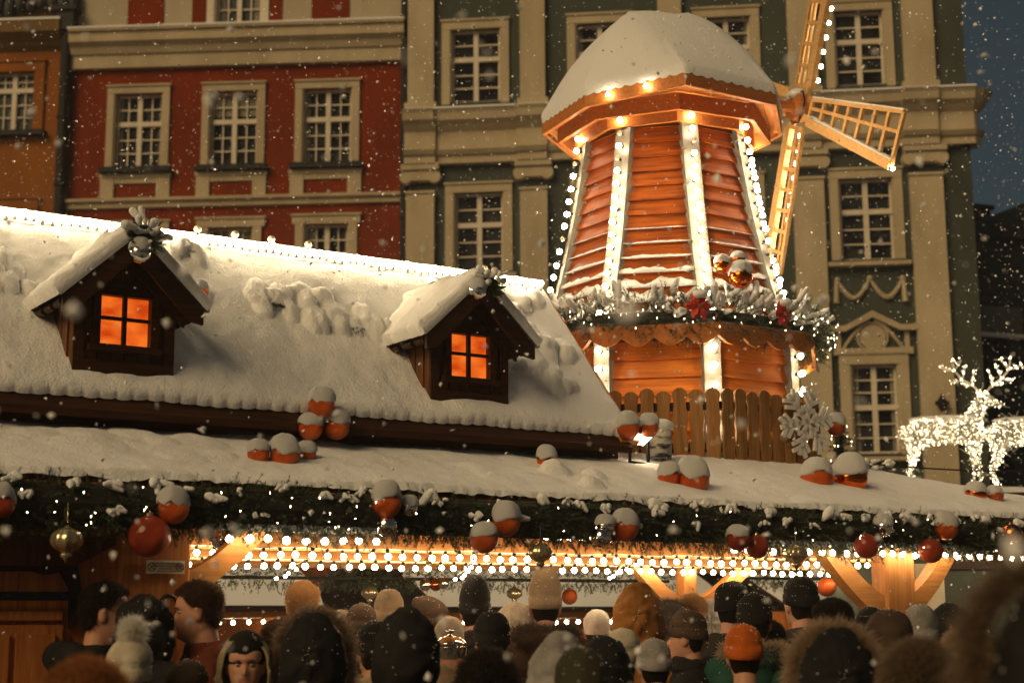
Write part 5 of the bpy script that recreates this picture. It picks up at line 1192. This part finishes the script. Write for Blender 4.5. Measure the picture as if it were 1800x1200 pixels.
def hood_mesh(seed, big=1.0, pointy=0, open_=58, quilt=False):
    b = MB(); n = 48; m_ = 26; v = []; f = []
    for lay in (0, 1):
        for i in range(m_+1):
            t = R(open_)+(math.pi-R(open_))*i/m_
            for k in range(n):
                a = 2*math.pi*k/n; cx, cy, cz = math.cos(t), math.sin(t)*math.sin(a), math.sin(t)*math.cos(a)
                rx, ry, rz = .125, .118, .140
                if cz < 0: rz = .21; ry = .118+.05*(-cz)
                w = 1+(.10*noise.fractal(Vector((cx*2+seed, cy*2, cz*2.5)), 1, 2, 3)+.012*noise.noise(Vector((cx*9, cy*9, cz*9+seed))) if lay == 0 else 0)
                if lay == 0: w += -.035*math.exp(-(cy/.05)**2)*(cz > -.3)+.03*abs(math.sin(a*3+cx*4+seed))**2*(1 if cz < .5 else .3)+.02*math.sin(cz*17+cx*6+seed)*(cz < .2)
                if quilt and lay == 0: w += .045*(abs(math.sin(t*7.5))**.5-.6)
                x = rx*cx*w*big; y = ry*cy*w*big; z = rz*cz*w*big
                if pointy and cz > 0: x -= pointy*cz**3; z += pointy*.6*cz**4
                if lay: x *= .93; y *= .93; z *= .93
                v.append((.020+x, y, 1.517+.115+z))
    L = (m_+1)*n
    for lay in (0, 1):
        for i in range(m_):
            for k in range(n): a, c = lay*L+i*n+k, lay*L+i*n+(k+1) % n; f.append((a, c, c+n, a+n) if lay == 0 else (a, a+n, c+n, c))
    for k in range(n): f.append((k, L+k, L+(k+1) % n, (k+1) % n))
    b.add(v, f); return b.mesh('hood', M['skin'], True, fix=False)
HOOD = {'plain': hood_mesh(1), 'point': hood_mesh(3, 1.05, .05), 'big': hood_mesh(5, 1.10, .02), 'quilt': hood_mesh(8, 1.04, 0, 55, True)}
def spikes(pts, nrm, L, w, name, m, jit=.5):
    n = len(pts); P = np.array(pts); D = np.array(nrm)+rng.normal(0, jit, (n, 3)); D /= np.linalg.norm(D, axis=1)[:, None]
    S = np.cross(D, rng.normal(0, 1, (n, 3))); S /= np.linalg.norm(S, axis=1)[:, None]; l = L*(.5+.7*rng.random(n))[:, None]; bend = rng.normal(0, .25, (n, 3)); bend[:, 2] -= .25
    mid = P+D*l*.55; tip = P+D*l+bend*l*.5; v = np.stack([P-S*w/2, P+S*w/2, mid+S*w*.4, mid-S*w*.4, tip], 1).reshape(-1, 3)
    f = []
    for i in range(n): o = 5*i; f += [(o, o+1, o+2, o+3), (o+3, o+2, o+4)]
    me = bpy.data.meshes.new(name); me.from_pydata(v.tolist(), [], f); me.materials.append(m); me.update(); return me
def fur_ring(big=1.0, open_=58, L=.05, n=5200, thick=.022):
    pts, nr = [], []; t0 = R(open_)
    for i in range(n):
        a = rng.random()*2*math.pi; t = t0+rng.normal(0, .05); cx, cy, cz = math.cos(t), math.sin(t)*math.sin(a), math.sin(t)*math.cos(a); rz = .140 if cz > 0 else .21; ry = .118 if cz > 0 else .118+.05*(-cz); th = rng.random()*2*math.pi
        base = np.array([.020+.125*cx*big, ry*cy*big*1.17, 1.517+.115+rz*cz*big*(1.12 if cz > 0 else 1.0)]); out = np.array([0, math.sin(a), math.cos(a)]); ax_ = np.array([1., 0, 0]); d = out*math.cos(th)+ax_*math.sin(th)
        if d@out < -.5: d = -d
        pts.append(base+d*thick*rng.random()); nr.append(d*.8+out*.55)
    return pts, nr
FR1 = fur_ring(); FR2 = fur_ring(1.1, 62, .06, 6000, .03)
def fur_cap(n=9000, back=True, r=(.118, .106, .125), c=(.018, 0, 1.517+.14), zmin=-.55):
    pts, nr = [], []
    while len(pts) < n:
        q = rng.normal(0, 1, 3); q /= np.linalg.norm(q)
        if q[2] < zmin: continue
        pts.append(np.array(c)+q*np.array(r)); nr.append(q)
    return pts, nr
def scalp(grow=.006, zlo=.10, fz=.185):
    b = MB(); head_part(b, HO, grow, .03, False, keep=lambda c: c.z-HO[2] > float(np.interp(c.x-HO[0], [-.12, -.06, -.035, -.02, .015, .035, .055, .1], [.045, .045, .07, .125, .130, .15, .185, .19]))+(zlo-.10)); return b.mesh('scalp', M['skin'], True, fix=False)
SCALP = scalp()
def hair_pts(n=9000):
    me = SCALP; out, nr = [], []; ps = list(me.polygons); 
    for i in range(n): p = ps[int(rng.random()*len(ps))]; out.append(np.array(p.center)+rng.normal(0, .003, 3)); q = np.array(p.normal); q = q if (q@(np.array(p.center)-np.array(HC))) > 0 else -q; nr.append(q*.45+np.array([.2, 0, .1]))
    return out, nr
HP = hair_pts()
SPK = {}
def spk(key, pn, L, w, jit, m):
    k = (key, L)
    if k not in SPK: SPK[k] = spikes(pn[0], pn[1], L, w, key, m, jit)
    return SPK[k]
EW = MB(); EW.sphere((0, 0, 0), .0125, 12, 8); EWM = EW.mesh('eye', M['eye_white'], True)
ID = MB(); ID.sphere((.0065, 0, 0), .0072, 10, 8); IDM = ID.mesh('iris', M['eye_dark'], True)
BR = MB(); BR.tube([(0, -.017, -.003), (.003, 0, .002), (-.004, .017, -.002)], [.0013, .0024, .001], 6); BRM = BR.mesh('brow', M['eye_dark'])
HOODD = MB()
for i in range(1): HOODD.tube([(.02, .13, 1.44), (-.06, .135, 1.455), (-.125, .08, 1.455), (-.15, 0, 1.45), (-.125, -.08, 1.455), (-.06, -.135, 1.455), (.02, -.13, 1.44)], [.03, .05, .065, .07, .065, .05, .03], 12); HOODD.sphere((-.13, 0, 1.36), (.06, .10, .11), 14, 10)
HOODDOWN = remeshed(HOODD, 'hood down', .012, 3, M['skin'])
SCARF = MB(); SCARF.tube([(.09*math.cos(a)-.005, .095*math.sin(a), 1.462+.012*math.sin(2*a)) for a in [2*math.pi*i/20 for i in range(21)]], [.038+.006*math.sin(i*1.7) for i in range(21)], 10); SCARF.tube([(.092*math.cos(a)-.005, .098*math.sin(a), 1.505+.010*math.sin(2*a+1)) for a in [2*math.pi*i/20 for i in range(21)]], [.026+.005*math.sin(i*2.3) for i in range(21)], 10); SCARFM = remeshed(SCARF, 'scarf', .010, 1, M['skin'])
PACK = MB(); PACK.cap((-.23, .05, 1.30), (-.23, -.05, 1.30), .11, .11, 14); PACK.cap((-.22, .05, 1.08), (-.22, -.05, 1.08), .12, .12, 14); PACK.cap((-.22, 0, 1.1), (-.22, 0, 1.3), .13, .12, 14)
PACKM = remeshed(PACK, 'backpack', .014, 2, M['skin'])
BLACK = cloth((.018, .017, .017)); BLK2 = cloth((.035, .029, .024)); NAVY = cloth((.014, .018, .026)); BROWN = cloth((.075, .040, .020)); OCHRE = cloth((.30, .125, .028)); REDB = cloth((.13, .032, .014)); GREEN = cloth((.018, .07, .05)); OLIVE = cloth((.06, .052, .03)); GREY = cloth((.11, .10, .09))
CREAMK = cloth((.62, .55, .42), knit=True); BEIGEK = cloth((.36, .27, .17), knit=True); ORK = cloth((.60, .13, .012), knit=True); BLKK = cloth((.016, .014, .013), knit=True); BRK = cloth((.085, .055, .035), knit=True); GREYK = cloth((.34, .32, .30), knit=True); WHITEK = cloth((.70, .66, .58), knit=True); TANH = cloth((.28, .22, .13))
FURD = furm((.24, .17, .11)); FURL = furm((.40, .30, .20)); FURW = furm((.80, .72, .58)); FURO = furm((.36, .15, .045)); FURK = furm((.05, .035, .025))
HAIRD = furm((.030, .018, .010)); HAIRB = furm((.42, .26, .11)); HAIRM = furm((.11, .055, .025))
TOP = dict(hair=1.765, beanie=1.785, plain=1.785, tall=1.850, slouch=1.815, knit=1.795, low=1.785, hood=1.775, bighood=1.79, furhood=1.80, furcap=1.80)
def dusting(me, n, seed, r0=.0008, r1=.0032):
    random.seed(seed); b = MB(); vs_ = [v for v in me.vertices if v.normal.z > -.1]
    for i in range(n):
        v = random.choice(vs_); p = v.co+v.normal*.002; r_ = random.uniform(r0, r1)*random.random()**.7+.0008
        b.add([p+Vector((r_*random.uniform(.6, 1.3)*d[0], r_*random.uniform(.6, 1.3)*d[1], r_*random.uniform(.6, 1.3)*d[2])) for d in ((1, 0, 0), (-1, 0, 0), (0, 1, 0), (0, -1, 0), (0, 0, 1), (0, 0, -1))], [(0, 2, 4), (2, 1, 4), (1, 3, 4), (3, 0, 4), (2, 0, 5), (1, 2, 5), (3, 1, 5), (0, 3, 5)])
    return b.mesh('dusting', M['flake'], fix=False)
DUST = {}
def dust(me, o, n=60):
    if me.name not in DUST: DUST[me.name] = dusting(me, n, len(DUST)+3)
    tag(link('snow_dusting', DUST[me.name], o), kind='stuff')
def person(px, ytop, Z, yaw, label, head='beanie', hm=None, pose='front', ck='coat', cm=None, fur=None, pack=None, scarf=None, hdown=None, group='market visitors seen from behind', hairm=None, hood2=None, lean=0, pom=None):
    P = at(px, ytop, Z); s = P.z/TOP.get(head, 1.785); cm = cm or BLACK; hm = hm or BLKK
    o = bpy.data.objects.new('person', BODY[pose]); col.objects.link(o); o.scale = (s,)*3; o.rotation_euler = (0, R(lean), R(yaw)); tag(o, label, 'person', group)
    hx = HO[0]*s; off = Vector((math.cos(R(yaw)), math.sin(R(yaw)), 0))*(hx*.3+math.sin(R(lean))*P.z); o.location = (P.x-off.x, P.y-off.y, 0)
    for sg in (-1, 1): e = link('eye', EWM, o, (HO[0]+.0705, .031*sg, HO[2]+.1165), scale=(1, 1, .62)); link('iris', IDM, e, rot=(0, 0, R(3))); link('eyebrow', BRM, o, (HO[0]+.0865, .031*sg, HO[2]+.135), (0, 0, R(12*sg)))
    c_ = dress('coat', coat(pose, ck), cm, o); dust(c_.data, c_, 120)
    if head in HAT: h_ = dress('hat', HAT[head], hm, o); dust(HAT[head], h_); (dress('hair', SCALPL, hairm or HAIRD, o))
    if head in ('hood', 'bighood', 'quilthood', 'pointhood', 'furhood'):
        k = {'hood': 'plain', 'bighood': 'big', 'quilthood': 'quilt', 'pointhood': 'point', 'furhood': 'big'}[head]; h = dress('hood', HOOD[k], hm, o); dust(HOOD[k], h, 80)
        if fur: dress('fur_trim', spk('fur ring', FR2, .055, .0028, .45, fur) if k == 'big' else spk('fur ring s', FR1, .045, .0026, .45, fur), fur, h)
    if head == 'furcap': h = dress('hat', HAT['low'], hm, o); dress('fur', spk('fur cap', FCAP, .040, .003, .35, fur), fur, h)
    if head == 'hair' or hairm and head == 'hair': h = dress('hair', SCALP, hm, o); dress('strands', spk('hair', HP, .019, .0022, .42, hm), hm, h)
    if pom: h = dress('pompom', POM, pom, o, loc=(-.01, 0, TOP[head]+.035))
    if head == 'hood' and yaw < 0: dress('cap', HAT['plain'], BLKK, o)
    if hood2: k = dress('hood', HOODDOWN, hood2[0], o); (dress('fur_trim', spk('down fur', FDOWN, .045, .003, .5, hood2[1]), hood2[1], k) if hood2[1] else None)
    if scarf: dress('scarf', SCARFM, scarf, o)
    if pack: dress('backpack', PACKM, pack, o)
    return o
SCALPL = scalp(.003, .085)
FCAP = fur_cap()
dn = []; dd_ = []
for i in range(4200):
    t = rng.random(); a = math.pi*(.06+.88*t)+math.pi/2; c_ = np.array([-.02+.125*math.cos(a)*1.05, .145*math.sin(a), 1.475]); q = rng.normal(0, 1, 3); q /= np.linalg.norm(q); dn.append(c_+q*.045); dd_.append(q+np.array([0, 0, .4]))
FDOWN = (dn, dd_)
q_ = rng.normal(0, 1, (5200, 3)); q_ /= np.linalg.norm(q_, axis=1)[:, None]; POM = spikes((q_*.022).tolist(), q_.tolist(), .052, .0024, 'pompom', M['skin'], .12)
PW = person
# name them from left to right, far ones first
PW(178, 1020, 6.90, 10, 'smiling man in profile with short dark hair in a black hooded jacket, far left', 'hair', HAIRD, 'front', 'coat', BLACK, hood2=(BLACK, None))
PW(253, 1042, 6.90, 75, 'person from behind in a black quilted puffer jacket, hood up', 'quilthood', BLACK, 'front', 'puffer', BLACK)
PW(355, 1016, 7.10, 188, 'bearded man in left profile, rust red jacket over a backpack, head bowed', 'hair', HAIRM, 'front', 'coat', REDB, hood2=(REDB, None), pack=REDB, lean=4)
PW(532, 1020, 9.24, 95, 'fair haired man from behind in a black coat under the bulb strings', 'hair', HAIRB, 'front', 'coat', BLACK)
PW(433, 1110, 6.40, -82, 'person facing the camera in a tan hood over a black cap', 'hood', TANH, 'front', 'coat', BLK2)
PW(550, 1078, 6.40, 88, 'person from behind in a dark hood with a wide brown fur trim', 'furhood', BLACK, 'front', 'parka', OLIVE, fur=FURD)
PW(230, 1122, 5.97, 120, 'person in a cream knitted hat with a large white pompom', 'knit', CREAMK, 'front', 'coat', BLK2, pom=FURW)
PW(600, 1072, 9.94, 100, 'person in a beige knitted hat far back, left of the dark hat', 'beanie', BEIGEK)
PW(635, 1060, 9.29, 80, 'person in a small dark hat with turned up brim behind the fur hood', 'beanie', BRK, cm=BLK2)
PW(684, 1036, 10.15, 95, 'person in a soft beige hat far back above the big black hat', 'slouch', BEIGEK, cm=BROWN)
PW(762, 1048, 9.61, 20, 'woman in profile with dark knitted beret and fair hair', 'slouch', BRK, cm=CREAMK, hairm=HAIRB)
PW(835, 1010, 9.59, 92, 'tall person from behind in a dark beanie and a wound scarf', 'tall', BLKK, cm=BLACK, scarf=BLK2)
PW(958, 996, 9.24, 90, 'tall person from behind in a tall beige hat and brown coat', 'tall', BEIGEK, cm=BROWN, ck='parka', hood2=(BROWN, FURK))
PW(905, 1056, 9.29, 80, 'woman with pale fluffy hood beside the tall beige hat', 'hood', CREAMK, cm=CREAMK)
PW(1049, 1070, 10.15, 85, 'person in a smooth white hat far back near the hanging orange ball', 'plain', WHITEK, cm=BEIGEK)
PW(1120, 1028, 8.66, 85, 'person from behind in an ochre hooded coat, hood up', 'bighood', OCHRE, cm=OCHRE)
PW(1213, 1042, 9.50, 70, 'woman with light brown hair far back by the wooden post', 'hair', HAIRB, cm=WHITEK, scarf=WHITEK)
PW(1182, 1058, 9.36, 100, 'person in a grey hood with fur behind the man in profile', 'hood', GREY, cm=GREY, fur=FURD)
PW(1212, 1072, 8.42, 165, 'man in left profile with a dark beanie and a black coat', 'beanie', BRK, cm=BLACK, scarf=BLACK)
PW(1283, 1020, 9.07, 40, 'person with a pointed black beanie turned to the right near the post', 'plain', BLKK, cm=BLK2)
PW(1325, 1042, 8.31, 80, 'person from behind in a green parka with a light brown fur hood lowered', 'beanie', BLKK, cm=GREEN, ck='parka', hood2=(GREEN, FURL))
PW(1408, 1012, 9.01, 110, 'person with round black beanie raising one hand to the mouth', 'beanie', BLKK, 'raise', cm=BLACK, hood2=(BLK2, None))
PW(1467, 1050, 7.72, 120, 'person with short dark curly hair in front of the brace', 'hair', HAIRD, cm=BLACK)
PW(1617, 1063, 8.19, 75, 'person in a light grey soft beanie near the thick post', 'slouch', GREYK, cm=GREY)
PW(1668, 1058, 8.66, 80, 'person in a dark hood at the right behind the grey beanie', 'hood', BLACK, cm=BLACK)
PW(865, 1075, 7.72, 92, 'person from behind in a black knitted hat with hanging cords', 'knit', BLKK, cm=BLACK)
PW(1094, 1105, 7.72, 80, 'person in a cream ribbed beanie in front of the ochre coat', 'knit', CREAMK, cm=BROWN)
PW(1307, 1097, 7.02, 85, 'person in a bright orange beanie in front of the green parka', 'beanie', ORK, cm=BLACK)
PW(790, 1082, 9.0, 85, 'person in a tight cream hat beside the soup pot', 'plain', CREAMK, cm=BEIGEK)
PW(1150, 1066, 9.6, 95, 'person with fair hair half hidden behind the ochre hooded coat', 'hair', HAIRB, cm=GREY)
PW(1250, 1052, 9.6, 80, 'person in a pale hood far back between the post and the black beanie', 'hood', WHITEK, cm=WHITEK)
PW(1352, 1088, 8.6, 100, 'person with dark hair behind the green parka', 'hair', HAIRD, cm=BLK2)
PW(1530, 1066, 9.0, 85, 'person in a small black beanie far back by the right brace', 'beanie', BLKK, cm=BLACK)
PW(490, 1085, 7.6, 70, 'person with brown hair low between the tan hood and the wide fur hood', 'hair', HAIRM, cm=BLK2)
PW(660, 1092, 7.2, 110, 'person with a dark coat collar up beside the big black hood', 'beanie', BLKK, cm=BLK2, scarf=BEIGEK)
PW(1150, 1122, 7.4, 100, 'person in a grey beanie below the ochre coat', 'beanie', GREYK, cm=BLACK)
PW(1700, 1098, 6.6, 85, 'person in a white fluffy hat beside the blurred figure at the right', 'furcap', WHITEK, cm=GREY, fur=FURL)
PW(330, 1160, 6.2, 88, 'person in a brown beanie low between the puffer jacket and the tan hood', 'knit', BRK, cm=BLACK)
PW(716, 1072, 5.90, 150, 'person in a big black hood, cheek just visible to the left', 'bighood', BLACK, cm=BLK2, hairm=HAIRM)
PW(1062, 1115, 6.55, 95, 'person in a black hood between the ochre coat and the round brown hat', 'hood', BLACK, cm=BLACK)
PW(856, 1138, 5.73, 90, 'person in a wide black fur hat in front of the knitted hat with cords', 'furcap', BLKK, cm=BLACK, fur=FURK)
PW(1562, 1072, 6.08, 92, 'person in a patterned dark brown knitted hat near the right brace', 'knit', BRK, cm=OLIVE, scarf=FURD)
PW(985, 1120, 5.49, 95, 'person in a pale grey pointed hood left of the round brown hat', 'pointhood', GREYK, cm=GREY)
PW(1020, 1134, 4.76, 92, 'person in a round olive brown hat close to the camera', 'low', OLIVE, cm=OLIVE)
PW(1470, 1104, 5.12, 88, 'person in a dark hood with curly light fur trim close to the camera', 'furhood', BLACK, cm=BLACK, fur=FURL)
PW(1612, 1122, 4.51, 90, 'person in a broad black fur hat close to the camera at the right', 'furcap', BLKK, cm=BLACK, fur=FURD)
PW(150, 1156, 3.78, 85, 'person in a blurred orange brown furry hat at the bottom left', 'furcap', BROWN, cm=BROWN, fur=FURO)
PW(1880, 1000, 2.60, 100, 'person very close and blurred at the right edge in a dark fur trimmed hood', 'furhood', BLACK, cm=BLACK, fur=FURD)
# ------------------------------------------------------------------ falling snow
def flakes(n, box, r0, r1, name, keep):
    P = []
    while len(P) < n:
        q = rng.random((n, 3))*np.array([b_-a_ for a_, b_ in box])+np.array([a_ for a_, b_ in box])
        for p in q:
            if keep(p): P.append(p)
            if len(P) >= n: break
    P = np.array(P); r_ = (r0+(r1-r0)*rng.random(n)**2.2)[:, None]
    base = np.array([(1, 0, 0), (-1, 0, 0), (0, 1, 0), (0, -1, 0), (0, 0, 1), (0, 0, -1)], float)
    jit = .6+.8*rng.random((n, 6, 1)); v = (P[:, None, :]+base[None]*jit*r_[:, None, :]+rng.normal(0, .25, (n, 6, 3))*r_[:, None, :]).reshape(-1, 3)
    fc = np.array([(0, 2, 4), (2, 1, 4), (1, 3, 4), (3, 0, 4), (2, 0, 5), (1, 2, 5), (3, 1, 5), (0, 3, 5)]); f = (fc[None]+(np.arange(n)*6)[:, None, None]).reshape(-1, 3)
    me = bpy.data.meshes.new(name); me.from_pydata(v.tolist(), [], f.tolist()); me.materials.append(M['flake']); me.update(); return me
U2, V2, O2 = np.array(UV), np.array(VV), np.array(OO)
def outside(p):
    q = p-O2; u, v = q@U2, q@V2
    return not (-1.6 < u < 7.2 and .1 < v < 3.4 and p[2] < 2.5) and p[2] < 9.0
link('falling_snow', flakes(42000, ((-9, 9), (2.8, 22), (1.2, 9)), .0032, .0105, 'flakes', outside)); tag(bpy.data.objects['falling_snow'], kind='stuff')
ns = link('near_falling_snow', flakes(170, ((-1.6, 1.6), (1.2, 4.2), (1.3, 3.4)), .005, .013, 'near flakes', lambda p: abs(p[0]) < p[1]*.36)); tag(ns, kind='stuff')
# ------------------------------------------------------------------ the snowy air
hz = MB(); hz.box(-60, 75, -6, 95, -1, 45); m_ = bpy.data.materials.new('snowy air'); m_.use_nodes = True; t_ = m_.node_tree; t_.nodes.clear(); o_ = t_.nodes.new('ShaderNodeOutputMaterial'); pv = t_.nodes.new('ShaderNodeVolumePrincipled')
pv.inputs['Color'].default_value = (.9, .9, .9, 1); pv.inputs['Density'].default_value = .0022; pv.inputs['Anisotropy'].default_value = .6; t_.links.new(pv.outputs[0], o_.inputs['Volume'])
tag(hz.build('haze', m_), kind='stuff')
